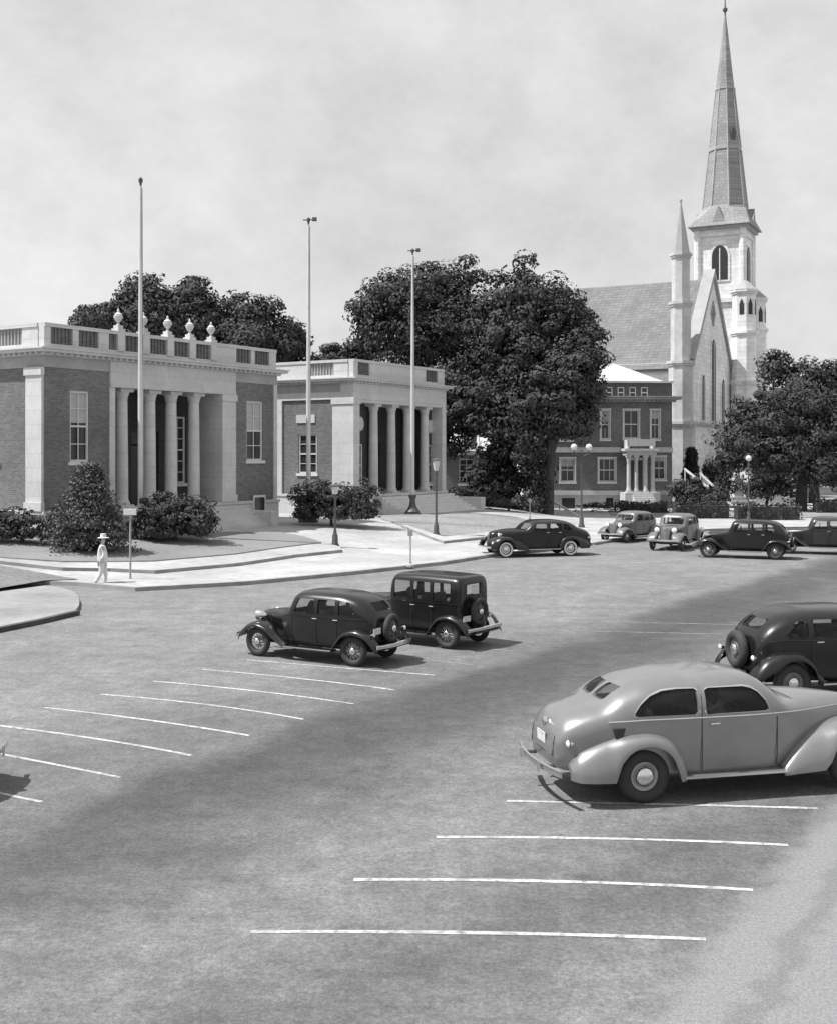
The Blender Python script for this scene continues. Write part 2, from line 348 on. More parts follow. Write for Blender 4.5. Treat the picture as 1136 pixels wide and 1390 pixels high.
# raised concrete strip with a low step above the sidewalk, lawns
def slab(name, pxs, m, off, skirt=.25):
    pts = [GT(x, y, 0) for x, y in pxs]
    o = sheet(name, pts, m, off); mb = MB()
    q = [Vector((p.x,p.y,ht(p.x,p.y)+off)) for p in pts]; n = len(q)
    vs = []; fs = []; N_ = 8; qq = []
    for i in range(n):
        for k in range(N_):
            c = q[i].lerp(q[(i+1)%n], k/N_); c.z = ht(c.x,c.y)+off; qq.append(c)
    m_ = len(qq); mb.add(qq+[c-Vector((0,0,skirt)) for c in qq], [(i,(i+1)%m_,(i+1)%m_+m_,i+m_) for i in range(m_)])
    s = mb.build('edge', KERB if off > .1 else m, o); return o
slab('terrace', [(-200,740),(0,758),(85,763),(140,763),(210,762),(320,752),(380,743),(430,736),(462,746),(464,750),(400,757),(320,769),(210,779),(150,776),(85,775),(0,766),(-200,750)], CONC, .13, .17)
slab('lawn', [(-200,722),(0,733),(180,737),(300,727),(380,727),(412,733),(437,741),(380,748),(320,757),(208,767),(132,768),(85,768),(0,762),(-200,748)], mat('front_grass', .19, 1, .18, .35, bump=.35, bscale=18, fine=.12, fscale=6), .18, .1)  # front lawn has its own grass tone
slab('lawn', [(512,701),(560,699),(650,698),(700,703),(745,714),(748,720),(665,725),(601,733),(585,727),(550,716),(520,706)], GRASS, .06, .1)
slab('walk_edge', [(545,716),(552,716),(603,732),(668,725),(668,731),(602,738)], CONC, .13, .17)
slab('lawn', [(820,688),(900,690),(1000,694),(1300,690),(1300,700),(1050,704),(900,703),(830,700)], GRASS, .05, .1)
slab('lawn', [(905,664),(1400,664),(1400,680),(905,680)], GRASS, .05, .1)

# ------------------------------------------------------------------ classical brick buildings
def window(parent, mp, u0, u1, z0, z1, nx=2, nz=4, depth=.14, fw=.09, blind=0, sill=True, m=TRIM, surround=0):
    mb = MB(); b = lambda a,c,d,e,f,g: mb.box(a,c,f,g,d,e, lambda x,y,z: mp(x,z,y))
    b(u0,u0+fw,z0,z1,depth-.08,depth); b(u1-fw,u1,z0,z1,depth-.08,depth); b(u0+fw,u1-fw,z0,z0+fw,depth-.08,depth); b(u0+fw,u1-fw,z1-fw,z1,depth-.08,depth)
    zm = (z0+z1)/2; b(u0+fw,u1-fw,zm-.04,zm+.04,depth-.07,depth-.005)
    for i in range(1,nx):
        u = u0+(u1-u0)*i/nx; b(u-.02,u+.02,z0+fw,zm-.04,depth-.05,depth-.012); b(u-.02,u+.02,zm+.04,z1-fw,depth-.05,depth-.012)
    for j in range(1,nz):
        if j*2 == nz: continue
        z = z0+(z1-z0)*j/nz
        for i in range(nx):
            a = u0+(u1-u0)*i/nx+(fw if i==0 else .02); c = u0+(u1-u0)*(i+1)/nx-(fw if i==nx-1 else .02)
            b(a,c,z-.018,z+.018,depth-.05,depth-.012)
    if sill: b(u0-.12,u1+.12,z0-.16,z0,-.08,depth)
    if surround:
        s = surround; b(u0-s,u0,z0,z1,-.05,.02); b(u1,u1+s,z0,z1,-.05,.02); b(u0-s-.04,u1+s+.04,z1,z1+s*1.4,-.07,.02)
    w = mb.build('window', m, parent)
    pm_ = MB(); pm_.add([mp(u0,z0,depth+.01),mp(u1,z0,depth+.01),mp(u1,z1,depth+.01),mp(u0,z1,depth+.01)], [(0,1,2,3)]); pm_.build('pane', PANE, w)
    if blind:
        bm_ = MB(); zb = z1-(z1-z0)*blind; bm_.add([mp(u0+fw,zb,depth-.004),mp(u1-fw,zb,depth-.004),mp(u1-fw,z1-fw,depth-.004),mp(u0+fw,z1-fw,depth-.004)], [(0,1,2,3)]); bm_.build('blind', BLIND, w)
    return w
FR = lambda u,z,d: (u, d, z)
LF = lambda u,z,d: (d, u, z)
RT = lambda W: (lambda u,z,d: (W-d, u, z))

def column(parent, x, y, z0, z1, r=.4, m=STONE):
    mb = MB(); prof = [(r*1.25,z0+.12),(r*1.28,z0+.2),(r*1.08,z0+.3),(r,z0+.36)]
    for k in range(1,7):
        t = k/6; prof.append((r*(1-.14*t**1.6), z0+.36+(z1-.5-z0-.36)*t))
    prof += [(r*.98,z1-.46),(r*.9,z1-.42),(r*1.15,z1-.2),(r*1.2,z1-.16)]
    mb.lathe([(0,z0+.12)]+prof+[(0,z1-.16)], (x,y,0), n=24)
    mb.box(x-r*1.35,x+r*1.35,y-r*1.35,y+r*1.35,z0,z0+.12); mb.box(x-r*1.28,x+r*1.28,y-r*1.28,y+r*1.28,z1-.16,z1)
    return mb.build('column', m, parent, 40)

def ring_box(mb, L, D, o, z0, z1, th=None):     # horizontal band round the whole building, proud by o
    th = th or .4
    mb.box(-o, L+o, -o, -o+th, z0, z1); mb.box(-o, L+o, D+o-th, D+o, z0, z1)
    mb.box(-o, -o+th, -o+th, D+o-th, z0, z1); mb.box(L+o-th, L+o, -o+th, D+o-th, z0, z1)

def cornice(parent, L, D, z, h=.32, out=.55, name='cornice', m=STONE):
    mb = MB()
    ring_box(mb, L, D, out*.35, z, z+h*.4, out*.35+.3); ring_box(mb, L, D, out*.85, z+h*.4, z+h*.8, out*.85+.3); ring_box(mb, L, D, out, z+h*.8, z+h, out+.3)
    n = int(L/.36)
    for i in range(n): mb.box(i*.36+.05, i*.36+.2, -out*.62, -out*.34, z+h*.12, z+h*.4)
    n = int(D/.36)
    for i in range(n): mb.box(-out*.62, -out*.34, i*.36+.05, i*.36+.2, z+h*.12, z+h*.4)
    return mb.build(name, m, parent)

def urn(parent, x, y, z, s=1.):
    mb = MB(); mb.box(x-.2*s,x+.2*s,y-.2*s,y+.2*s,z,z+.2*s)
    prof = [(.0,.2),(.13,.2),(.07,.3),(.06,.36),(.19,.5),(.27,.68),(.28,.76),(.2,.8),(.24,.84),(.12,.95),(.05,1.02),(.08,1.07),(.05,1.14),(0,1.22)]
    mb.lathe([(r*s,h*s+z) for r,h in prof], (x,y,0), n=16); return mb.build('urn', STONE, parent, 50)

def frame(c0, c1):                              # local frame of a facade seen from its near corner
    d = (c1-c0).to_2d(); return math.atan2(d.y, d.x), d.length
def upx(c0, ang, px, v=0.):                     # distance along the facade at a photo column
    dx, dy = math.cos(ang), math.sin(ang); ox, oy = c0.x-v*dy, c0.y+v*dx; k = (px-CX)/F
    return (k*oy-ox)/(dx-k*dy)
def vpx(c0, ang, px):                           # distance back along the left side at a photo column
    dx, dy = -math.sin(ang), math.cos(ang); k = (px-CX)/F
    return (k*c0.y-c0.x)/(dx-k*dy)

# --- building 1
Y1, Y2 = 49.1, 62.3
c0 = Vector(((60-CX)/F*Y1, Y1, .9)); c1 = Vector(((375-CX)/F*Y2, Y2, .9)); ang, L = frame(c0, c1); D = 18.
b1 = thing('brick_building', 'brick building with columned porch and five stone urns along its parapet', 'building', c0, ang)
U = lambda px, v=0.: upx(c0, ang, px, v)
V = lambda px: vpx(c0, ang, px)
pa, pb = U(150), U(300); ac = U(318)
wl = (U(95), U(121)); wr = (U(335), U(357)); wb_ = (U(343), U(356))
mb = MB(); mb.wall(FR, -.0, pa, 1.2, 7.45, [(wl[0],wl[1],3.35,6.5)]); mb.wall(FR, ac, L, 1.2, 7.45, [(wr[0],wr[1],3.35,6.5)])
mb.wall(LF, 0, D, 1.2, 7.45, [(V(-28),V(-2)-.0,3.35,6.6)] if V(-28) < V(-2) else [(V(-2),V(-28),3.35,6.6)])
mb.wall(RT(L), 0, D, 1.2, 7.45, []); mb.wall(lambda u,z,d:(u,D-d,z), 0, L, 1.2, 7.45, [])
mb.add([(pa,0,1.2),(pa,1.6,1.2),(pa,1.6,6.75),(pa,0,6.75)],[(0,1,2,3)]); mb.add([(pb,0,1.2),(pb,1.6,1.2),(pb,1.6,6.75),(pb,0,6.75)],[(0,1,2,3)])
mb.build('wall', BRICK, b1)
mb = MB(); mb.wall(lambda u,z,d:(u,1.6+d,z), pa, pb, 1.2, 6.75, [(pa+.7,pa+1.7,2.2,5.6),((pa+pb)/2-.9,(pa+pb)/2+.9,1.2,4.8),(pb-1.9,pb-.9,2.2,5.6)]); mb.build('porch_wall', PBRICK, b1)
PW = lambda u,z,d:(u,1.6+d,z)
window(b1, PW, pa+.7, pa+1.7, 2.2, 5.6, 2, 6); window(b1, PW, pb-1.9, pb-.9, 2.2, 5.6, 2, 6)
dm = MB(); xm = (pa+pb)/2; dm.box(xm-.9,xm-.02,1.72,1.8,1.2,4.1); dm.box(xm+.02,xm+.9,1.72,1.8,1.2,4.1); dm.box(xm-.9,xm+.9,1.7,1.8,4.16,4.8)
dd = bevel(dm.build('door', DOOR, b1), .02)
mb = MB(); ring_box(mb, L, D, .1, -1.5, 1.08, .6); mb.box(pa-.1,pb+.1,.3,1.6,-1,1.17); ring_box(mb, L, D, .16, 1.08, 1.22, .6)
pod = mb.build('base_course', STONE, b1)
# small basement window set in the base course
wbm = MB(); wbm.box(wb_[0]-.1,wb_[1]+.1,-.16,-.1,.02,1.5); wx = wbm.build('basement_window', TRIM, b1)
wbm = MB(); wbm.box(wb_[0],wb_[1],-.175,-.155,.1,1.38); wbm.build('pane', PANE, wx)
# pilasters
mb = MB(); mb.box(-.14,.0,.02,V(38)+.0,1.22,7.45); mb.box(-.2,0,-.02,V(38)+.06,1.22,1.6); mb.box(-.2,0,-.02,V(38)+.06,7.1,7.45); mb.build('pilaster', STONE, b1)
mb = MB(); mb.box(pb-.02,ac,-.14,1.5,1.22,6.76); mb.box(pb-.1,ac+.06,-.2,.4,1.22,1.6); mb.box(pb-.08,ac+.06,-.2,.4,6.42,6.755); mb.build('pilaster', STONE, b1)
mb = MB(); mb.box(pa-.1,pa+.22,-.08,.5,1.22,6.76); mb.build('pilaster', STONE, b1)
mb = MB(); mb.box(L-.28,L+.0,-.08,0,1.22,7.45); mb.build('pilaster', STONE, b1)
for px in (165, 203, 232, 263): column(b1, U(px,.45), .45, 1.2, 6.75, .31)
mb = MB(); mb.box(pa-.1,ac,-.12,.9,6.76,7.95); mb.box(pa-.1,ac,-.16,-.12,6.76,6.95); mb.box(pa,pb,.9,1.6,6.76,6.9); mb.build('entablature', STONE, b1)
mb = MB(); ring_box(mb, L, D, .04, 7.45, 7.96, .4); mb.build('frieze', GRSTONE, b1)
cornice(b1, L, D, 7.96)
# parapet with sunk brick panels
def parapet(b, L, D, z0, z1, fsolid, lsolid, m=STONE):
    mb = MB(); t = .35; zc0, zc1 = z0+.2, z1-.16
    def run(mp, a, b_, gaps):
        mb.box(a,b_,0,t,z0,zc0, lambda x,y,z: mp(x,z,y)); mb.box(a,b_,-.05,t+.05,zc1,z1, lambda x,y,z: mp(x,z,y))
        last = a
        for g0, g1 in gaps+[(b_,b_)]:
            if g0 > last: mb.box(last,g0,.0,t,zc0,zc1, lambda x,y,z: mp(x,z,y))
            last = g1
        return gaps
    run(FR, .0, L, fsolid); run(LF, t+.06, D, lsolid); run(RT(L), t+.06, D, []); 
    par = mb.build('parapet', m, b)
    for mp, gs in ((FR, fsolid), (LF, lsolid)):
        for g0, g1 in gs:
            q = MB(); q.box(g0+.002,g1-.002,.12,.28,zc0+.002,zc1-.002, lambda x,y,z: mp(x,z,y))
            n = max(2,int((g1-g0)/.2))
            for i in range(n):
                u = g0+(g1-g0)*(i+.5)/n; q.box(u-.03,u+.03,.06,.119,zc0+.002,zc1-.002, lambda x,y,z: mp(x,z,y))
            q.build('grille_panel', GRSTONE if mp is LF else BRICK, par)
ups = [U(px,.2) for px in (160,194,227,257,286)]
fg = [(U(69),U(99)),(U(107),U(134)),(U(148),ups[0]-.2)]+[(ups[i]+.2,ups[i+1]-.2) for i in range(4)]+[(U(321),U(341)),(U(346),U(366))]
fg = [g for g in fg if g[1]-g[0] > .15]
parapet(b1, L, D, 8.28, 9.37, fg, [(V(30),V(-6))] if V(30)<V(-6) else [])
for u in ups:
    mb = MB(); mb.box(u-.22,u+.22,-.06,.4,8.45,9.5); pd = mb.build('pedestal', STONE, b1); urn(b1, u, .17, 9.5, .78)
mb = MB(); mb.box(.3,L-.3,.3,D-.3,8.2,8.34); mb.build('roof', ROOFF, b1)
window(b1, FR, *wl, 3.35, 6.5, 2, 4, blind=.45); window(b1, FR, *wr, 3.35, 6.5, 2, 4, blind=.5)
a_, b_ = sorted((V(-28),V(-2))); window(b1, LF, a_, b_, 3.35, 6.6, 2, 4)
mb = MB()
for i in range(7): mb.box(pa+.6, ac+.5, -.1-.3*(i+1), -.1-.3*i+.001*i, -1, 1.2-.171*(i+1)+.0)
mb.build('steps', STONE, b1)
mb = MB(); mb.box(ac+.5,ac+1.1,-2.1,-.1,-1,.75); bevel(mb.build('cheek_wall', STONE, b1), .03)

# --- building 2
Y1, Y2 = 68.3, 77.2
c0 = Vector(((480-CX)/F*Y1, Y1, .9)); c1 = Vector(((603-CX)/F*Y2, Y2, .9)); ang, L = frame(c0, c1); D = 16.
b2 = thing('brick_building', 'smaller brick and stone columned building behind the middle flagpole', 'building', c0, ang)
w_ = sorted((V(430),V(405))); plv = sorted((V(428),V(403))); bays = [(U(485,.5),U(501,.5)), (U(581,.5),U(594,.5))]
mb = MB(); mb.wall(LF, 0, D, 1.2, 7.0, [(w_[0],w_[1],2.5,4.9)]); mb.wall(RT(L), 0, D, 1.2, 7.45, []); mb.wall(lambda u,z,d:(u,D-d,z), 0, L, 1.2, 7.45, [])
mb.build('wall', BRICK, b2)
wins = [((b[0]+b[1])/2-.35,(b[0]+b[1])/2+.35,1.7,4.3) for b in bays]
BW = lambda u,z,d:(u,.75+d,z); uA, uB = U(503,.75), U(578,.75)
mb = MB(); mb.wall(BW, .1, uA, 1.2, 6.8, [wins[0]]); mb.wall(BW, uB, L-.1, 1.2, 6.8, [wins[1]])
mb.wall(lambda u,z,d:(u,2.8+d,z), uA, uB, 1.2, 6.8, [((uA+uB)/2-.8,(uA+uB)/2+.8,1.2,4.4)])
mb.add([(uA,.75,1.2),(uA,2.8,1.2),(uA,2.8,6.8),(uA,.75,6.8)],[(0,1,2,3)]); mb.add([(uB,.75,1.2),(uB,2.8,1.2),(uB,2.8,6.8),(uB,.75,6.8)],[(0,1,2,3)])
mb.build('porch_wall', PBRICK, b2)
for w in wins:
    window(b2, BW, *w, 1, 4)
    q = MB(); q.lathe([(0,-.1),(.3,-.1),(.34,-.04),(.34,.02),(0,.02)], ((w[0]+w[1])/2,.75,5.55), 'y', 20, sc=(1,1.35)); q.build('roundel', STONE, b2, 40)
xm = (uA+uB)/2; dm = MB(); dm.box(xm-.8,xm-.02,2.92,3,1.2,3.7); dm.box(xm+.02,xm+.8,2.92,3,1.2,3.7); dm.box(xm-.8,xm+.8,2.9,3,3.76,4.4); dm.build('door', DOOR, b2)
mb = MB(); ring_box(mb, L, D, .1, -1.5, 1.08, .6); mb.box(.1,L-.1,.4,2.8,-1,1.17); ring_box(mb, L, D, .16, 1.08, 1.22, .6); mb.build('base_course', STONE, b2)
mb = MB(); mb.box(-.14,.5,-.1,V(453),1.22,7.0); mb.box(-.2,.56,-.16,V(453)+.06,1.22,1.6); mb.box(-.2,.56,-.16,V(453)+.06,6.7,7.0); mb.build('pilaster', STONE, b2)
mb = MB(); mb.box(L-.45,L+.05,-.1,.8,1.22,7.0); mb.build('pilaster', STONE, b2)
mb = MB(); mb.box(-.1,0,V(384),D,1.22,7.0); mb.build('pilaster', STONE, b2)
for px in (507, 531, 553, 576): column(b2, U(px,.4), .4, 1.2, 6.8, .3)
mb = MB(); mb.box(-.1,L+.05,-.1,.9,7.0,7.95); mb.box(.5,L-.45,-.06,.8,6.8,7.0); mb.box(.3,L-.3,.9,2.8,6.8,6.95); mb.box(-.1,.3,.9,D,7.0,7.45); mb.build('entablature', STONE, b2)
mb = MB(); ring_box(mb, L, D, .04, 7.45, 7.96, .4); mb.build('frieze', GRSTONE, b2)
cornice(b2, L, D, 7.96)
lg = sorted((V(453),V(421))); parapet(b2, L, D, 8.28, 9.4, [(U(486),U(502)),(U(578),U(594))], [tuple(lg)])
mb = MB(); mb.box(.3,L-.3,.3,D-.3,8.2,8.34); mb.build('roof', ROOFF, b2)
window(b2, LF, w_[0], w_[1], 2.5, 4.9, 2, 4, surround=.0)
mb = MB(); mb.box(-.06,0,plv[0],plv[1],5.6,6.1); mb.build('plaque', STONE, b2)
mb = MB()
for i in range(7): mb.box(uA-.5, L+.6, -.1-.34*(i+1), -.1-.34*i, -1, 1.2-.171*(i+1))
mb.build('steps', TRIM, b2)
for x_ in (L+.6,): bevel(MB().box(x_,x_+.6,-2.5,-.1,-1,.8).build('cheek_wall', STONE, b2), .03)

# --- low brick annex behind the big tree
c0 = P(596, 690, 92.); c0.z = .1; an = thing('low_brick_building', 'low one-storey brick building with white cornice, half hidden behind the big twin tree', 'building', c0, R(3))
W = 4.6
ws = [(1.6,2.8,2.1,4.1)]
mb = MB(); mb.wall(FR,0,W,-1,4.4,ws); mb.wall(RT(W),0,8,-1,4.4,[]); mb.wall(LF,0,8,-1,4.4,[]); mb.build('wall', BRICK, an)
window(an, FR, *ws[0], 2, 4)
mb = MB(); ring_box(mb, W, 8, .25, 4.4, 4.75, .5); mb.box(.25,W-.25,.25,7.7,4.4,4.6); mb.build('cornice', STONE, an)
mb = MB(); ring_box(mb, W, 8, .1, .9, 1.2, .5); mb.build('base_course', STONE, an)
mb = MB(); mb.box(W-.55,W+.03,-.1,0,1.2,4.4); mb.build('pilaster', STONE, an)

# --- three-storey brick house
HYy = 93.; hs = F/HYy
c0 = Vector(((741-CX)/F*HYy, HYy, .1)); hr = R(4)
hb = thing('brick_house', 'dark three-storey brick house with white entrance porch and bright hipped roof', 'house', c0, hr)
hu = lambda px: upx(c0, hr, px); hz = lambda py: CH+(HY-py)/hs-.1
W = hu(912); D = 11.
f1 = [(hu(760),hu(780),hz(654),hz(622)),(hu(812),hu(835),hz(654),hz(622)),(hu(886),hu(903),hz(651),hz(620))]
f2 = [(hu(757),hu(777),hz(597),hz(560)),(hu(815),hu(827),hz(596),hz(556)),(hu(846),hu(867),hz(595),hz(556)),(hu(883),hu(895),hz(596),hz(556))]
bs = [(hu(762),hu(780),hz(692),hz(676)),(hu(822),hu(832),hz(692),hz(676))]
zc = hz(545); zt = hz(519)
mb = MB(); mb.wall(FR,0,W,hz(672),zc,f1+f2); mb.wall(LF,0,D,-1,zc,[]); mb.wall(RT(W),0,D,-1,zc,[]); mb.wall(lambda u,z,d:(u,D-d,z),0,W,-1,zc,[])
mb.build('wall', BRICK, hb)
mb = MB(); mb.wall(lambda u,z,d:(u,-.06+d,z),0,W,-1,hz(672),bs); mb.build('basement_wall', GRSTONE, hb)
mb = MB(); mb.box(-.06,W+.06,-.12,0,hz(672),hz(666)); mb.box(-.06,hu(842),-.1,0,hz(614),hz(607)); mb.box(hu(880),W+.06,-.1,0,hz(614),hz(607)); mb.build('stone_band', STONE, hb)
for i, f in enumerate(f1+f2): window(hb, FR, *f, 3 if f[1]-f[0] > 1.25 and i in (1,) else 2, 2, surround=.08, fw=.1, blind=(.35,.0,.2,.3,.4,.0,.3)[i])
for f in bs:
    q = MB(); q.add([(f[0],.1,f[2]),(f[1],.1,f[2]),(f[1],.1,f[3]),(f[0],.1,f[3])],[(0,1,2,3)]); q.build('basement_window', PANE, hb)
cornice(hb, W, D, zc, .45, .75, 'cornice', GRSTONE)
aw = [(hu(x),hu(x+9),zt-1.25,zt-.35) for x in (822,838,854,870)]
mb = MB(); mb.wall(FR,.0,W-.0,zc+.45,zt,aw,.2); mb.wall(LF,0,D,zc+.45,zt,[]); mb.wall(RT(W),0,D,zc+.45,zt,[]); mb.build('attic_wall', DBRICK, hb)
for f in aw: window(hb, FR, *f, 1, 1, .1, .07, sill=False)
mb = MB(); mb.box(-.1,W+.1,-.1,D+.1,zt,zt+.15); mb.build('eaves', STONE, hb)
zr = hz(475); rx0, rx1 = hu(765), hu(893)
mb = MB(); mb.add([(.3,0.3,zt+.15),(W-.6,.3,zt+.15),(W-.6,D-.3,zt+.15),(.3,D-.3,zt+.15),(hu(800),D/2-.5,zr),(hu(822),D/2-.5,zr),(hu(822),D/2+.5,zr),(hu(800),D/2+.5,zr)],
       [(0,1,5,4),(1,2,6,5),(2,3,7,6),(3,0,4,7),(4,5,6,7)]); mb.build('roof', LROOF, hb)
# porch
px0, px1 = hu(845), hu(882); zp = hz(668); zq = hz(618)
po = MB(); po.box(px0-.1,px1+.1,-1.6,-.13,zq,zq+.35); po.box(px0-.25,px1+.25,-1.75,-.13,zq+.35,zq+.55); po.box(px0,px0+.15,-1.6,-1.45,zq+.55,zq+1.25)
po.box(px0,px1,-1.6,-1.45,zq+.75,zq+1.3); po.box(px1-.15,px1,-1.44,-.2,zq+.55,zq+1.25); po.box(px0,px0+.15,-1.44,-.2,zq+.55,zq+1.25); prch = po.build('porch', STONE, hb)
for x in (px0+.15, px0+.75, px1-.75, px1-.15): column(hb, x, -1.35, zp, zq, .17)
mb = MB(); mb.box(px0-.3,px1+.3,-2.0,-.13,-.5,zp-.005)
for i in range(4): mb.box(px0+.3,px1-.3,-2.0-.3*(i+1),-2.0-.3*i,-.5,zp-.18*(i+1))
mb.build('steps', STONE, hb)
mb = MB(); mb.box((px0+px1)/2-.5,(px0+px1)/2+.5,-.1,-.02,zp,zq-.4); mb.build('door', DOOR, hb)
mb = MB(); mb.box((px0+px1)/2-.75,(px0+px1)/2-.5,-.12,-.02,zp,zq-.2); mb.box((px0+px1)/2+.5,(px0+px1)/2+.75,-.12,-.02,zp,zq-.2); mb.box((px0+px1)/2-.5,(px0+px1)/2+.5,-.12,-.02,zq-.4,zq-.2); mb.build('door_frame', TRIM, hb)

# ------------------------------------------------------------------ church
cc = Vector((25.8,107.7,.1)); ca = R(62)
ch = thing('church', 'pale gothic church with a very tall pointed slate spire', 'church', cc, ca)
W, D, ev, rz = 16., 27., 13.2, 22.1
def lancet(u0, u1, z0, z1, n=8):
    um = (u0+u1)/2; w = (u1-u0)/2; zs = z1-w*1.5; pts = [(u0,z0),(u1,z0),(u1,zs)]
    for i in range(1,n): a = i/n; pts.append((u1-w*(1-math.cos(a*PI/2))**1.0*1.0, zs+(z1-zs)*math.sin(a*PI/2)))
    pts.append((um,z1))
    for i in range(n-1,0,-1): a = i/n; pts.append((u0+w*(1-math.cos(a*PI/2)), zs+(z1-zs)*math.sin(a*PI/2)))
    pts.append((u0,zs)); return pts
def lwin(mp, u0, u1, z0, z1, parent, nm='lancet_window'):
    q = MB(); o = lancet(u0-.22,u1+.22,z0-.2,z1+.3); q.prism(o,-.1,-.002, lambda a,b,c: mp(a,b,c)); fr = q.build(nm, CHURCH, parent)
    q = MB(); q.prism(lancet(u0,u1,z0,z1),-.13,-.105, lambda a,b,c: mp(a,b,c)); q.build('pane', CPANE, fr)
    q = MB(); um = (u0+u1)/2
    if u1-u0 > .9: q.box(um-.05,um+.05,-.17,-.132,z0,z1-.3, lambda x,y,z: mp(x,z,y)); q.build('mullion', CHURCH, fr)
    return fr
mb = MB(); mb.prism([(0,-1),(W,-1),(W,ev),(W/2,rz+.3),(0,ev)],0,.8, lambda a,b,c:(a,c,b)); 
mb.box(0,.7,.8,D,-1,ev); mb.box(W-.7,W,.8,D,-1,ev); mb.prism([(0,-1),(W,-1),(W,ev),(W/2,rz-.2),(0,ev)],D-.7,D, lambda a,b,c:(a,c,b))
mb.build('nave_wall', CHURCH, ch)
mb = MB(); mb.add([(-.5,.6,ev-.6),(W/2,.6,rz),(W/2,D+.3,rz),(-.5,D+.3,ev-.6),(W+.5,.6,ev-.6),(W+.5,D+.3,ev-.6)],[(0,1,2,3),(1,4,5,2)])
rf = mb.build('roof', SLATE, ch); so = rf.modifiers.new('s','SOLIDIFY'); so.thickness = .25
mb = MB()                                          # gable coping
sl = math.atan2(rz-ev, W/2)
for sg in (0, 1):
    a = (0,ev) if sg == 0 else (W,ev); b = (W/2,rz+.3)
    dx, dz = b[0]-a[0], b[1]-a[1]; l = math.hypot(dx,dz); nx, nz = -dz/l*(1 if sg==0 else -1), abs(dx)/l
    mb.prism([(a[0],a[1]),(b[0],b[1]),(b[0]+nx*.0,b[1]+.7),(a[0]+nx*.45,a[1]+nz*.45)],-.25,.9, lambda p,q,r:(p,r,q))
mb.build('gable_coping', GRSTONE, ch)
mb = MB(); mb.box(-.1,W+.1,-.16,-.0,7.2,7.5); mb.box(-.2,-.0,.0,D,7.2,7.5); mb.box(-.25,-.0,1.8,D,ev-.9,ev-.5); mb.build('string_course', GRSTONE, ch)
lwin(FR, W/2-.75, W/2+.75, 7.8, 16.0, ch); lwin(FR, W/2-4.6, W/2-3.6, 7.8, 12.2, ch); lwin(FR, W/2+3.6, W/2+4.6, 7.8, 12.2, ch)
q = MB(); q.prism([(W/2-.9,18.6),(W/2,17.3),(W/2+.9,18.6),(W/2,19.9)],-.12,-.01, lambda a,b,c:(a,c,b)); dw = q.build('diamond_window', GRSTONE, ch)
q = MB(); q.prism([(W/2-.6,18.6),(W/2,17.7),(W/2+.6,18.6),(W/2,19.5)],-.15,-.125, lambda a,b,c:(a,c,b)); q.build('pane', PANE, dw)
for k in range(5):
    y = 3.6+k*4.7; lwin(LF, y, y+1.5, 5.0, 11.0, ch)
    if k:
        q = MB(); q.box(-.9,0,y-1.9,y-1.2,-1,9); q.prism([(-.9,9),(0,9),(0,11)],y-1.9,y-1.2, lambda a,b,c:(a,c,b)); q.build('buttress', CHURCH, ch)
# main door
q = MB(); q.prism(lancet(W/2-1.6,W/2+1.6,-.1,5.6),-.5,-.01, lambda a,b,c:(a,c,b)); dr = q.build('portal', CHURCH, ch)
q = MB(); q.prism(lancet(W/2-1.1,W/2+1.1,-.1,4.8),-.55,-.505, lambda a,b,c:(a,c,b)); q.build('door', DOOR, dr)
def octa(mb, x, y, r0, r1, z0, z1, n=8, a=PI/8): mb.lathe([(r0,z0),(r1,z1)], (x,y,0), n=n, a0=a)
def turret(x, y, r, zb, stages, tip, nm='turret', m=None):
    mb = MB(); z = zb; rr = r
    for i, (zt_, r_) in enumerate(stages):
        octa(mb, x, y, r_, r_, z, zt_); octa(mb, x, y, r_+.22, r_+.22, zt_, zt_+.25); octa(mb, x, y, r_+.12, r_+.12, zt_-.2, zt_); z = zt_+.25; rr = r_
    t = mb.build(nm, m or CHURCH, ch)
    if tip:
        q = MB(); octa(q, x, y, rr+.0, .04, z, tip-.4); q.lathe([(0,-.2),(.13,-.1),(.13,.1),(0,.2)], (x,y,tip-.35), n=8); q.build('pinnacle', GRSTONE, t)
    return t
turret(-.3, 1.0, .95, -1, [(7.3,1.35),(13.0,1.15),(18.6,.95),(23.2,.85)], 28.8, m=mat('shaded_church_stone', .46, .9, .18, .4, fine=.12, fscale=2))  # greyer stone colour imitates shading on this turret
tx, ty, hw = 18.6, 1.2, 2.4
TWR = MB(); TWR.box(tx-hw-.25,tx+hw+.25,ty-hw-.25,ty+hw+.25,-1,21.0); TWR.box(tx-hw-.5,tx+hw+.5,ty-hw-.5,ty+hw+.5,20.7,21.15); TWR.box(tx-hw,tx+hw,ty-hw,ty+hw,21.15,28.6)
TWR.box(tx-hw-.15,tx+hw+.15,ty-hw-.15,ty+hw+.15,27.9,28.6)
for sx_ in (-1,1):
    for sy_ in (-1,1): octa(TWR, tx+sx_*hw, ty+sy_*hw, .38, .38, 21.1, 28.6)
tw = TWR.build('tower', CHURCH, ch)
mpl = lambda u,z,d: (tx-hw+d, u, z); mpf = lambda u,z,d: (u, ty-hw+d, z)
lwin(mpl, ty-.85, ty+.85, 23.2, 26.9, tw); lwin(mpf, tx-.85, tx+.85, 23.2, 26.9, tw)
mpl2 = lambda u,z,d: (tx-hw-.25+d, u, z); mpf2 = lambda u,z,d: (u, ty-hw-.25+d, z)
lwin(mpf2, tx-.6, tx+.6, 14.5, 18.6, tw); lwin(mpf2, tx-.6, tx+.6, 8, 12, tw)
q = MB(); q.box(tx-hw-.55,tx+hw+.55,ty-hw-.55,ty+hw+.55,28.6,28.95); q.build('tower_cornice', GRSTONE, ch)
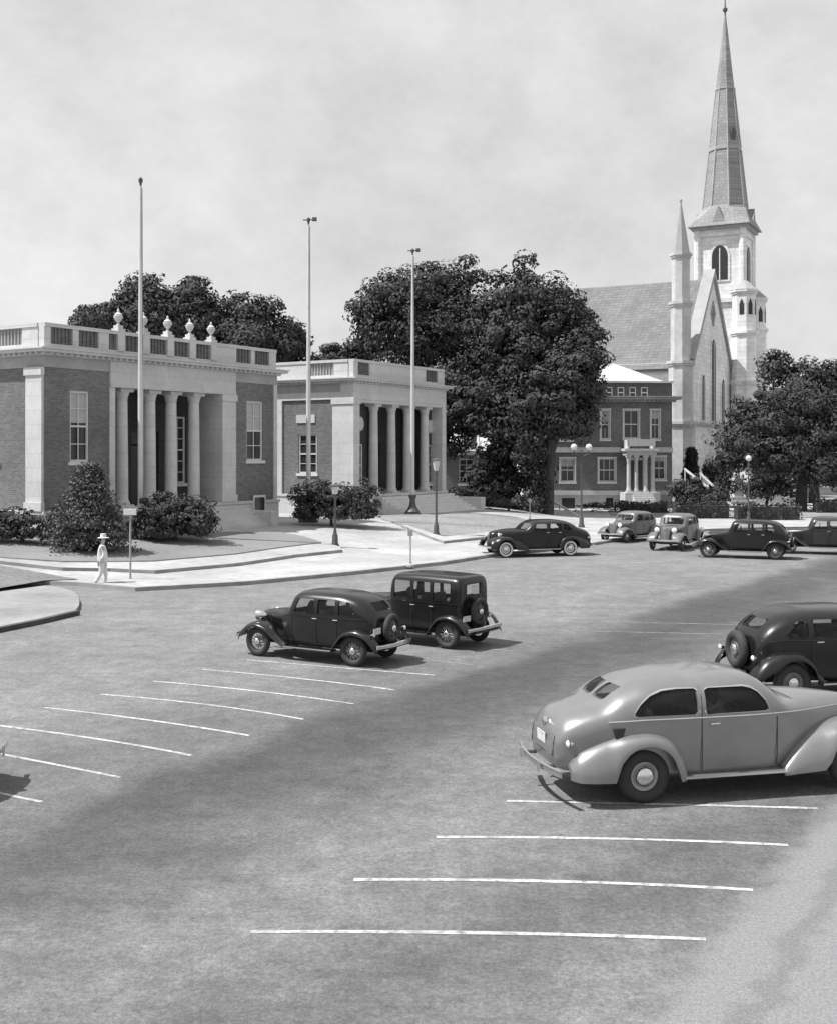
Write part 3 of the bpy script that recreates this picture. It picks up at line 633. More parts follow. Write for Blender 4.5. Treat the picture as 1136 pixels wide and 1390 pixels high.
def frustum(mb, r0, z0, r1, z1, sq):     # square eave drawn in to an octagon
    a = []; b = []
    for k in range(8):
        t = PI/8+k*PI/4; o = Vector((math.cos(t),math.sin(t)))
        s_ = 1/max(abs(o.x),abs(o.y)); a.append((tx+o.x*s_*r0, ty+o.y*s_*r0, z0)); b.append((tx+o.x*r1, ty+o.y*r1, z1))
    c = [(tx+sx_*r0,ty+sy_*r0,z0) for sx_,sy_ in ((1,1),(-1,1),(-1,-1),(1,-1))]
    mb.add(a+b, [(k,(k+1)%8,(k+1)%8+8,k+8) for k in range(8)])
    for i,(k0,k1) in enumerate(((0,1),(2,3),(4,5),(6,7))): mb.add([a[k0],c[i],a[k1],b[k0],b[k1]], [(0,1,3),(1,2,4),(1,4,3)])
    mb.add(c,[(0,1,2,3)])
sp = MB(); frustum(sp, 3.3, 28.95, 2.62, 31.0, 1); octa(sp, tx, ty, 2.62, 2.45, 31.0, 31.3); octa(sp, tx, ty, 2.42, 1.72, 31.3, 37.5)
octa(sp, tx, ty, 1.7, 1.02, 37.9, 44.2); octa(sp, tx, ty, 1.0, .1, 44.4, 52.4); spo = sp.build('spire', SPIRE, ch)
q = MB(); octa(q, tx, ty, 1.82, 1.82, 37.5, 37.65); octa(q, tx, ty, 1.74, 1.72, 37.65, 37.9); octa(q, tx, ty, 1.1, 1.1, 44.2, 44.4)
for k in range(8):
    a = PI/8+k*PI/4; q.tube([(tx+math.cos(a)*2.42,ty+math.sin(a)*2.42,31.3),(tx+math.cos(a)*1.72,ty+math.sin(a)*1.72,37.5)],.1,5); q.tube([(tx+math.cos(a)*1.7,ty+math.sin(a)*1.7,37.9),(tx+math.cos(a)*1.02,ty+math.sin(a)*1.02,44.2)],.07,5)
q.build('band', GRSTONE, spo)
q = MB(); q.lathe([(0,0),(.1,0),(.08,.5),(.26,.75),(.26,.95),(.08,1.15),(.04,2.3),(0,2.4)], (tx,ty,52.2), n=10); q.build('finial', IRON, spo)
for k in (5,):                                 # lucarne openings
    a = k*PI/4; r_ = 1.7-.02; x, y = tx+math.cos(a)*1.55, ty+math.sin(a)*1.55
    q = MB(); q.prism([(-.22,38.5),(.22,38.5),(.3,39.2),(0,39.9),(-.3,39.2)],-.25,.12, lambda p,z,d:(x+math.cos(a)*d-math.sin(a)*p, y+math.sin(a)*d+math.cos(a)*p, z)); q.build('lucarne', IRON, spo)
for k in range(4):                                  # small gablets at the spire foot
    a = k*PI/2; q = MB(); q.prism([(-.8,29.0),(.8,29.0),(0,31.0)],1.6,3.15, lambda p,z,d:(tx+math.cos(a)*d-math.sin(a)*p, ty+math.sin(a)*d+math.cos(a)*p, z)); q.build('gablet', SPIRE, spo)
for (x, y, st) in ((20.9,-1.5,[(9,1.5),(14.4,1.4),(18.0,1.25),(21.3,1.2)]),(16.0,-1.4,[(12,1.4),(17.2,1.3),(21.6,1.25)])):
    t = turret(x, y, 1.2, -1, st, None)
    q = MB(); octa(q, x, y, st[-1][1]+.25, .3, st[-1][0]+.25, st[-1][0]+1.3); q.build('turret_cap', GRSTONE, t)
    for a in (PI, PI*1.5, PI*1.25):
        zz = st[-1][0]-2.4; r_ = st[-1][1]*math.cos(PI/8)+.005
        q = MB(); q.prism([(-.24,zz),(.24,zz),(.24,zz+1.1),(0,zz+1.7),(-.24,zz+1.1)],r_-.1,r_+.03, lambda p,z,d:(x+math.cos(a)*d-math.sin(a)*p, y+math.sin(a)*d+math.cos(a)*p, z)); q.build('slit_window', CPANE, t)

# ------------------------------------------------------------------ foliage
def leaf_mesh(name, cen, size, m, nrm=None):
    N = len(cen); n_ = rng.normal(size=(N,3))*.55
    if nrm is None: n_ = rng.normal(size=(N,3))
    else: n_ = n_+nrm
    n_ /= np.linalg.norm(n_,axis=1)[:,None]
    a = rng.normal(size=(N,3)); a -= n_*(a*n_).sum(1)[:,None]; a /= np.linalg.norm(a,axis=1)[:,None]
    b = np.cross(n_,a)
    s = size*rng.uniform(.6,1.35,N)[:,None]
    vs = np.stack([cen-a*s*.5, cen+b*s*.32, cen+a*s*.5, cen-b*s*.32],1).reshape(-1,3)
    me = bpy.data.meshes.new(name); me.vertices.add(4*N); me.vertices.foreach_set('co', vs.astype(np.float32).ravel())
    me.loops.add(4*N); me.loops.foreach_set('vertex_index', np.arange(4*N,dtype=np.int32))
    me.polygons.add(N); me.polygons.foreach_set('loop_start', np.arange(0,4*N,4,dtype=np.int32)); me.update(calc_edges=True)
    me.materials.append(m); return me
def clumps(lobes, n_cl, per, cr, shell=.75, flatz=.6):
    vol = np.array([l[3]*l[4]*l[5] for l in lobes])**.75; vol /= vol.sum(); out = []; cs = []; nr = []
    for l, f in zip(lobes, vol):
        for _ in range(max(2,int(n_cl*f))):
            d = rng.normal(size=3); d /= np.linalg.norm(d); r = rng.uniform(.72,1.06) if rng.random() < shell else rng.uniform(.2,.75)
            r *= 1+.13*math.sin(3*d[0]+5*d[1]+l[0])+.08*math.sin(9*d[2]+4*d[0])
            c = np.array(l[:3])+d*np.array(l[3:6])*r; cs.append(c)
            k = cr*rng.uniform(.6,1.3)
            e = rng.normal(size=(int(per*rng.uniform(.5,1.4)),3)); e /= np.maximum(.6, np.linalg.norm(e,axis=1)*.62)[:,None]
            out.append(c+e*np.array([k,k,k*flatz])*.55); nr.append(e*.55+d*.7+np.array([0,0,.35]))
    return np.concatenate(out), cs, np.concatenate(nr)
def tree(name, label, cat, base, lobes, trunk_r=.35, n_cl=260, per=60, cr=.9, leaf=.3, m=LEAF, group=None, fork=.35, trunks=None, shell=.75):
    t = thing(name, label, cat, base, 0, group); pts, cs, nr = clumps(lobes, n_cl, per, cr, shell)
    k_ = pts[:,2] > .15; pts = pts[k_]; nr = nr[k_]
    o = bpy.data.objects.new('crown', leaf_mesh('crown', pts, leaf, m, nr)); link(o, t)
    top = max(l[2] for l in lobes); fz = top*fork; mb = MB()
    lean = Vector((random.uniform(-.3,.3), random.uniform(-.3,.3), 0))
    mb.tube([(0,0,-.3),(0,0,.15),(lean.x*.3,lean.y*.3,fz*.5),(lean.x,lean.y,fz)], [trunk_r*1.6,trunk_r*1.15,trunk_r,trunk_r*.85], 10)
    for l in lobes:
        e = Vector(l[:3])+Vector((0,0,l[5]*.35)); s = Vector((lean.x,lean.y,fz*random.uniform(.8,1)))
        mid = s.lerp(e,.5)+Vector((random.uniform(-.4,.4),random.uniform(-.4,.4),random.uniform(0,.7)))
        mb.tube([s,mid,e],[trunk_r*.55,trunk_r*.35,trunk_r*.1],7)
    for c in random.sample(cs, min(26,len(cs))):
        l = min(lobes, key=lambda q: (Vector(q[:3])-Vector(c)).length); s = Vector(l[:3]); mb.tube([s,Vector(c)],[trunk_r*.16,.03],5)
    mb.build('trunk', BARK, t, 60); return t
def lobe(base, px, py, rxp, rzp, dy=0., ry=None):          # a crown lobe given where the photo shows it, at the tree's own distance
    Y = base.y+dy; p = P(px, py, Y); s = Y/F; return (p.x-base.x, dy, p.z-base.z, rxp*s, ry or rxp*s*.9, rzp*s)

# big twin tree
Bt = GT(600, 690); Bt = Vector((P(592,0,86).x, 86., .4)); bA = Bt
tree('shade_tree', 'big dark broad tree rising behind the smaller columned building, left half of the twin mass', 'tree', bA,
     [lobe(bA,530,405,36,32), lobe(bA,575,390,34,32), lobe(bA,505,432,34,34,1), lobe(bA,560,450,66,55,1), lobe(bA,615,385,28,28), lobe(bA,625,440,45,50), lobe(bA,632,362,10,14), lobe(bA,640,375,12,12), lobe(bA,620,540,60,55,-.5), lobe(bA,600,590,35,30,-1)], .5, 560, 100, 1.0, .27, fork=.3)
bB = Vector((P(683,0,84).x, 84., .3))
tree('shade_tree', 'big dark tree with ivy-thick trunk, centre of the photo in front of the low annex', 'tree', bB,
     [lobe(bB,680,405,30,34), lobe(bB,705,372,12,18), lobe(bB,712,352,5,9), lobe(bB,725,398,30,26), lobe(bB,758,405,24,26), lobe(bB,780,425,24,26), lobe(bB,700,430,44,40), lobe(bB,690,480,65,55), lobe(bB,755,460,45,50), lobe(bB,660,530,60,60), lobe(bB,700,560,66,50,-1), lobe(bB,788,458,24,30), lobe(bB,674,630,32,62,-.5,1.6), lobe(bB,700,655,26,36,0,1.5), lobe(bB,655,660,20,34,-1,1.4), lobe(bB,725,640,16,40,-1,1.3)], .55, 760, 100, 1.0, .27, fork=.3)
bC = Vector((P(744,0,81).x, 81., .2))
tree('shade_tree', 'lower spreading tree with a bare dark trunk, beside the left end of the three-storey house', 'tree', bC,
     [lobe(bC,780,500,38,40), lobe(bC,745,540,46,42), lobe(bC,795,540,22,28), lobe(bC,715,600,22,36), lobe(bC,770,575,34,22), lobe(bC,800,470,18,24), lobe(bC,730,655,13,38,0,1.1)], .36, 380, 95, .85, .25, m=LEAF, fork=.45)
bD = Vector((P(452,0,97).x, 97., .4))
tree('shade_tree', 'small tree top peeping over the flat roof of the smaller columned building', 'tree', bD, [lobe(bD,462,482,26,18), lobe(bD,495,478,24,24), lobe(bD,440,490,18,14)], .2, 120, 60, .8, .28)
# trees behind the first building
LB = [('loose tree tops just above the left end of the first parapet', 140, [(127,437,18,16),(150,428,16,14),(115,440,10,8)]),
      ('tall dark tree behind the tallest flagpole', 200, [(200,400,30,26),(205,440,44,36),(180,420,22,28),(225,420,20,22)]),
      ('dark round tree behind the roof urns of the first building', 265, [(262,400,24,22),(268,440,34,40),(248,430,26,32)]),
      ('wide dark tree over the right end of the first building', 335, [(318,428,34,28),(350,432,32,28),(335,465,60,30),(305,455,30,28)]),
      ('lowest dark tree touching the right end of the first building', 392, [(392,455,22,20),(385,475,30,22)])]
for i, (lb, px, ls) in enumerate(LB):
    b = Vector((P(px,0,88+i).x, 88.+i, .5))
    tree('shade_tree', lb, 'tree', b, [lobe(b,*l) for l in ls], .35, int(90+45*len(ls)), 70, .9, .3, group='trees behind the first building')
# right-hand trees
bE = GT(1087, 694)
tree('shade_tree', 'round spreading tree with a dark trunk, in front of the church at the right', 'tree', bE,
     [lobe(bE,1010,590,42,34), lobe(bE,1060,560,60,38), lobe(bE,1110,580,50,50), lobe(bE,1040,610,62,30), lobe(bE,1100,630,54,26), lobe(bE,1150,600,50,40), lobe(bE,985,625,22,16,-.5)], .42, 560, 90, .85, .24, m=LEAF2, fork=.5)
bF = Vector((P(1105,0,104).x, 104., .1))
tree('shade_tree', 'taller dark tree behind the round one at the right edge', 'tree', bF,
     [lobe(bF,1060,505,24,24), lobe(bF,1055,482,12,12), lobe(bF,1095,520,36,30), lobe(bF,1125,530,34,34), lobe(bF,1100,570,60,50), lobe(bF,1165,540,40,44)], .45, 380, 70, 1., .33)
bG = Vector((P(1040,0,99).x, 99., .1))
tree('bush', 'dark leafy thicket under the round tree, right of the monument', 'bush', bG, [lobe(bG,1035,655,28,24), lobe(bG,1068,650,26,26), lobe(bG,1122,646,34,12), lobe(bG,1160,650,30,16)], .12, 180, 60, .8, .26)
bH = Vector((P(985,0,97).x, 97., .1))
tree('bush', 'dark bush against the church front, left of the monument', 'bush', bH, [lobe(bH,975,640,16,18), lobe(bH,978,665,18,12)], .1, 60, 60, .6, .24)

# shrubs
def shrub(name, label, base, lobes, n_cl=140, per=60, cr=.35, leaf=.13, m=LEAF2, cat='shrub', group=None):
    return tree(name, label, cat, base, lobes, .06, n_cl, per, cr, leaf, m, group, .4)
def conifer(label, base, h, r, m=SPRUCE, leaf=.13, n=150, name='conifer', tiers=9):
    t = thing(name, label, 'conifer', base); out = []
    for i in range(n):
        f = rng.random()**.8; a = rng.uniform(0,2*PI); z = h*(.03+.95*f); rr = r*(1-f)**.85*(.8+.2*math.sin(f*tiers*2*PI))
        for k in range(7):
            q = (k+1)/7; c = np.array([math.cos(a)*rr*q, math.sin(a)*rr*q, z-.12*rr*q*q+.0]); out.append(c+rng.normal(size=(14,3))*np.array([.09,.09,.05])*(1+r*.5))
        if i % 6 == 0: out.append(np.array([0,0,z])+rng.normal(size=(12,3))*.12)
    o = bpy.data.objects.new('crown', leaf_mesh('crown', np.concatenate(out), leaf, m)); link(o, t)
    mb = MB(); mb.tube([(0,0,-.2),(0,0,h*.9)],[.12,.02],8); mb.build('trunk', BARK, t); return t
def at(px, Y): p = P(px,0,Y); return Vector((p.x, Y, ht(p.x,Y)+.22))
q = at(122,46.3); conifer('broad spruce bush tapering to a point below the left window', q, 3.35, 1.9, n=520)
q = at(30,47.); shrub('shrub', 'low clipped shrub row at the left edge, against the brick side wall', q, [lobe(q,0,715,32,22), lobe(q,35,716,26,20), lobe(q,-40,712,30,24)], 160)
q = at(90,47.2); shrub('shrub', 'low shrub squeezed between the left hedge and the pointed spruce', q, [lobe(q,88,712,26,26), lobe(q,72,722,16,16)], 100, m=SPRUCE)
q = at(238,50.3); shrub('shrub', 'rounded yew sloping down to the right before the porch steps', q, [lobe(q,225,702,40,32), lobe(q,260,706,34,26), lobe(q,205,712,24,24), lobe(q,278,715,20,16)], 280, m=LEAF2)
q = at(450,60.); shrub('shrub', 'large dark bush mass between the two columned buildings', q, [lobe(q,428,680,28,28), lobe(q,465,684,30,28), lobe(q,497,682,20,26), lobe(q,415,695,18,16), lobe(q,480,698,26,14)], 300, cr=.4, leaf=.15, m=LEAF)
q = at(835,88); shrub('shrub', 'ragged shrub at the foot of the three-storey house, left of its steps', q, [lobe(q,800,694,26,10), lobe(q,828,692,20,12), lobe(q,775,697,18,7)], 90, cr=.45, leaf=.18)
q = at(945,88.5); shrub('shrub', 'tall rambling shrub between the house and the church', q, [lobe(q,940,674,22,14), lobe(q,925,668,14,16), lobe(q,960,680,20,12), lobe(q,978,668,12,18), lobe(q,945,655,10,8)], 170, cr=.5, leaf=.2)
conifer('slim dark conifer against the white church wall', Vector((P(938,0,96).x,96.,.1)), 5.0, 1.3, m=LEAF, leaf=.2, n=220)
q = at(690,78.5); shrub('shrub', 'dark low shrubbery round the foot of the twin tree', q, [lobe(q,650,684,30,10), lobe(q,695,686,34,10), lobe(q,625,680,18,12)], 120, cr=.45, leaf=.18, m=LEAF)

def hedge(label, x0, x1, yt, yb, group='clipped hedges along the far pavement', dep=1.2):
    a, b = GT(x0, yb), GT(x1, yb); h = (yb-yt)*a.y/F; o = thing('hedge', label, 'hedge', a, 0, group); d = (b-a); n = int(d.length*h*38)+60
    out = []
    nn = Vector((-d.y,d.x,0)).normalized()
    for _ in range(int(n*3)):
        t = rng.random(); e = rng.random(); z = h*(1.0 if e < .4 else rng.random())*(1+.07*math.sin(t*23)+.05*math.sin(t*61)); w = dep*(rng.random() if e < .4 else rng.choice([0,1])*1.0)
        c = d*t+nn*w; out.append([c.x,c.y,z])
    pts = np.array(out)+rng.normal(size=(len(out),3))*.06
    f = bpy.data.objects.new('foliage', leaf_mesh('foliage', pts, .2, LEAF)); link(f, o)
    mb = MB(); e = d.normalized()*.1; q0 = [e+nn*.1, d-e+nn*.1, d-e+nn*(dep-.1), e+nn*(dep-.1)]
    mb.add([Vector((v.x,v.y,-.05)) for v in q0]+[Vector((v.x,v.y,h*.88)) for v in q0], [(0,1,2,3),(4,5,6,7),(0,1,5,4),(1,2,6,5),(2,3,7,6),(3,0,4,7)]); mb.build('stem', LEAF, o)
hedge('dark clipped hedge before the steps of the three-storey house', 842, 908, 683, 697)
hedge('dark clipped hedge below the church corner, left of the monument walk', 915, 992, 684, 704)
hedge('dark clipped hedge right of the monument walk, below the round tree', 1000, 1088, 686, 706)
hedge('short hedge at the right edge behind the parked cars', 1108, 1200, 680, 697)

# low pale walls on the far side
def lowwall(label, x0, x1, yt, yb, m=STONE):
    a, b = GT(x0,yb), GT(x1,yb); h = (yb-yt)*a.y/F; d = b-a; w = thing('low_wall', label, 'wall', a, math.atan2(d.y,d.x)); l = d.length
    mb = MB(); mb.box(0,l,0,.35,-.1,h-.12); mb.build('wall', m, w); mb = MB(); mb.box(-.05,l+.05,-.06,.41,h-.12,h); bevel(mb.build('coping', m, w), .02)
lowwall('low white wall in front of the church steps and monument', 928, 1085, 676, 683)
lowwall('white ledge at the right edge beyond the round tree', 1092, 1250, 661, 669)

# ------------------------------------------------------------------ poles, lamps, signs
def flagpole(label, px, ytop, Y, base_h=1.2, r=.13, vane=False):
    p = P(px,0,Y); g = ht(p.x,Y)+.02; top = CH+(HY-ytop)*Y/F-g; t = thing('flagpole', label, 'flagpole', (p.x,Y,g), 0, 'white flagpoles in front of the columned buildings')
    mb = MB(); mb.lathe([(r,base_h*.6),(r*.95,top*.4),(r*.7,top*.72),(r*.42,top-.3),(0,top-.3)], n=14); mb.build('shaft', POLE, t, 40)
    mb = MB(); mb.box(-.5,.5,-.5,.5,-.3,.1); mb.lathe([(.42,.1),(.44,.2),(.3,.35),(.2,.6),(.16,.9),(.24,base_h-.08),(.24,base_h),(0,base_h)], n=16); mb.build('base', IRON, t, 40)
    mb = MB(); mb.lathe([(0,top-.32),(.05,top-.3),(.05,top-.2),(.1,top-.1),(.1,top+.02),(0,top+.12)], n=12)
    if vane: mb.tube([(-.3,0,top-.05),(.35,0,top-.02)],.035,6); mb.box(.2,.45,-.01,.01,top-.12,top+.1)
    mb.build('finial', IRON, t, 40)
    mb = MB(); mb.tube([(r*.9,-.05,1.6),(r*.8,-.04,top*.5),(.08,-.03,top-.4)],.012,5); mb.build('halyard', IRON, t)
flagpole('tallest-looking white flagpole, standing before the porch of the first building', 191, 243, 51.2)
flagpole('slender flagpole with a small vane, behind the bush between the two buildings', 419, 297, 61.9, vane=True)
flagpole('flagpole on a dark bell-shaped base before the smaller columned building', 560, 339, 69.0, vane=True)

def street_lamp(label, px, py, ytop, kind='lantern'):
    g = GT(px, py); h = (py-ytop)*g.y/F; t = thing('street_lamp', label, 'street lamp', g)
    mb = MB(); hb_ = h*(.84 if kind == 'lantern' else .93)
    mb.lathe([(.2,-.1),(.2,.1),(.14,.22),(.13,.55),(.085,.65),(.06,.8),(.05,hb_*.9),(.08,hb_*.93),(.05,hb_),(0,hb_)], n=12); mb.build('post', IRON, t, 40)
    if kind == 'lantern':
        mb = MB(); mb.lathe([(.1,hb_),(.2,h-.12),(0,h-.12)], n=6); mb.build('lamp_glass', mat('lamp_pane', .5, .3), t)
        mb = MB(); mb.lathe([(.25,h-.12),(.25,h-.07),(.05,h),(0,h+.06)], n=6); mb.build('lamp_cap', IRON, t)
    elif kind == 'globe':
        mb = MB(); mb.lathe([(0,hb_)]+[(.2*math.sin(a),hb_+.2-.2*math.cos(a)) for a in np.linspace(.3,PI,10)], n=16); mb.build('globe', GLOBE, t, 60)
    else:
        mb = MB(); mb.tube([(-.45,0,hb_-.0),(-.4,0,hb_-.25),(0,0,hb_-.35),(.4,0,hb_-.25),(.45,0,hb_)],.04,7); mb.build('arm', IRON, t)
        for x in (-.45,.45):
            mb = MB(); mb.lathe([(.08,hb_)]+[(.2*math.sin(a),hb_+.18-.2*math.cos(a)) for a in np.linspace(.4,PI,10)], (x,0,0), n=16); mb.build('globe', GLOBE, t, 60)
street_lamp('short dark lantern lamp in front of the bush, at the walk corner', 455, 743, 657)
street_lamp('taller slim lamp on the second lawn, before the smaller columned building', 592, 728, 622)
street_lamp('lamp standard with two white globes before the three-storey house', 789, 716, 603, 'twin')
street_lamp('lamp with one white globe in front of the right-hand tree', 1016, 706, 620, 'globe')

g = GT(177, 786); t = thing('street_sign', 'blank white street sign on a thin pole beside the pedestrian', 'sign', g)
hgt = (786-690)*g.y/F
mb = MB(); mb.lathe([(.04,-.1),(.035,hgt-.02),(0,hgt)], n=8); mb.build('post', GRSTONE, t, 40)
mb = MB(); mb.box(-.23,.23,-.035,-.0,hgt-.24,hgt-.02, lambda x,y,z:(x,y-.03,z)); bevel(mb.build('sign_plate', TRIM, t), .01)
for lb, px, py, yt in (('thin dark pole on the sidewalk in front of the smaller columned building', 557, 768, 718),('thin pole on the walk beside the twin tree', 719, 706, 676)):
    g = GT(px, py); t = thing('sign_post', lb, 'post', g); hgt = (py-yt)*g.y/F
    mb = MB(); mb.lathe([(.16,-.05),(.16,.03),(.05,.1),(.03,.2),(.028,hgt-.02),(0,hgt)], n=8); mb.build('post', GRSTONE, t, 40)
    mb = MB(); mb.box(-.1,.1,-.045,-.03,hgt-.28,hgt-.05); mb.build('plate', GRSTONE, t)

# stair rails / white handrails
def rails(label, a, b, Y, drop):
    pa_, pb_ = P(a[0],a[1],Y), P(b[0],b[1],Y-1.5); base = Vector((pb_.x,pb_.y,ht(pb_.x,pb_.y))); t = thing('handrail', label, 'handrail', base)
    q0, q1 = pa_-base, pb_-base
    mb = MB(); d = (q1-q0); sd = Vector((-d.y,d.x,0)).normalized()*.09
    mb.rings([[q0-sd,q0+sd,q0+sd+Vector((0,0,.16)),q0-sd+Vector((0,0,.16))],[q1-sd,q1+sd,q1+sd+Vector((0,0,.16)),q1-sd+Vector((0,0,.16))]]); mb.build('rail', TRIM, t)
    for k in (0.02,.33,.66,.98):
        c = q0.lerp(q1,k); mb = MB(); mb.tube([(c.x,c.y,-.1),(c.x,c.y,c.z)],.05,6); mb.build('baluster', TRIM, t)
rails('white sloping handrail beside the twin tree, the left one of the pair', (722,682), (756,702), 84, 1)
rails('white sloping handrail beside the twin tree, the right one of the pair', (746,680), (786,703), 84, 1)
rails('white sloping handrail before the church, upper left one of the pair', (929,638), (962,664), 92, 1)
rails('white sloping handrail before the church, lower right one of the pair', (950,644), (984,676), 91.5, 1)

# monument
g = GT(1000, 684); s = g.y/F; t = thing('monument', 'white stone war memorial shaft on a stepped base before the church', 'monument', g, R(15))
mb = MB(); mb.box(-1.1,1.1,-.9,.9,-.1,.3); mb.box(-.85,.85,-.7,.7,.3,.65); bevel(mb.build('base', STONE, t), .03)
mb = MB(); mb.prism([(-.5,.65),(.5,.65),(.42,2.1),(-.42,2.1)],-.4,.4, lambda a,b,c:(a,c,b)); mb.box(-.55,.55,-.5,.5,2.1,2.3); bevel(mb.build('shaft', STONE, t), .02)
mb = MB(); mb.lathe([(0,2.3),(.28,2.3),(.3,2.5),(.2,3.1),(.14,3.5),(.16,3.7),(0,3.9)], n=12); mb.build('statue', STONE, t, 50)
g = GT(1126, 668); t = thing('statue', 'small white garden figure on the ledge at the right edge', 'statue', g+Vector((0,.2,.45)))
mb = MB(); mb.box(-.3,.3,-.3,.3,-.4,.3); mb.build('pedestal', STONE, t)
mb = MB(); mb.lathe([(0,.3),(.24,.3),(.26,.5),(.14,.8),(.2,1.05),(.08,1.2),(.12,1.35),(0,1.5)], n=12); mb.build('figure', STONE, t, 50)
# church porch-like pale pavilion seen under the tree
pv = Vector((P(1052,0,101).x,101.,.1)); t = thing('white_pavilion', 'small white building seen through the gap under the right-hand tree', 'building', Vector((P(1018,0,103).x,103.,.1)), R(2))
mb = MB(); mb.wall(FR,0,3.6,-.2,3.4,[(.4,1.2,0.9,2.4),(2.3,3.1,0.9,2.4)]); mb.wall(RT(3.6),0,3,-.2,3.4,[]); mb.wall(LF,0,3,-.2,3.4,[]); mb.build('wall', TRIM, t)
window(t, FR, .4,1.2,.9,2.4,2,2); window(t, FR, 2.3,3.1,.9,2.4,2,2)
mb = MB(); mb.prism([(-.3,3.4),(3.9,3.4),(1.8,4.3)],-.3,3.2, lambda a,b,c:(a,c,b)); mb.build('roof', LROOF, t)

# ------------------------------------------------------------------ CARS
def pchip(tab, sub=5):
    tab = np.array(tab, float); x = tab[:,0]; n = len(x); h = np.diff(x); d = np.diff(tab,axis=0)/h[:,None]; m = np.zeros_like(tab)
    for i in range(1,n-1):
        s = d[i-1]*d[i] > 0; w1, w2 = 2*h[i]+h[i-1], h[i]+2*h[i-1]
        with np.errstate(all='ignore'): v = (w1+w2)/(w1/d[i-1]+w2/d[i])
        m[i] = np.where(s, v, 0)
    m[0] = d[0]; m[-1] = d[-1]; out = []
    for i in range(n-1):
        for k in range(sub):
            t = k/sub; h00 = 2*t**3-3*t**2+1; h10 = t**3-2*t*t+t; h01 = -2*t**3+3*t*t; h11 = t**3-t*t
            r = h00*tab[i]+h10*h[i]*m[i]+h01*tab[i+1]+h11*h[i]*m[i+1]; r[0] = x[i]+h[i]*t; out.append(r)
    out.append(tab[-1]); return np.array(out)

def rpoly(x0, x1, z0, z1, r=(.05,.05,.05,.05), n=5, slant=(0,0)):   # r: bottom-left, bottom-right, top-right, top-left; slant shifts top corners
    cs = [((x0,z0),r[0],PI),((x1,z0),r[1],1.5*PI),((x1+slant[1],z1),r[2],0),((x0+slant[0],z1),r[3],.5*PI)]
    pts = []
    for (cx_, cz_), rr, a in cs:
        sx_ = 1 if a == PI or a == .5*PI else -1; sz_ = 1 if a in (PI,1.5*PI) else -1
        ox, oz = cx_+sx_*rr, cz_+sz_*rr
        for k in range(n+1):
            t = a+PI/2*k/n; pts.append((ox+rr*math.cos(t), oz+rr*math.sin(t)))
    return pts

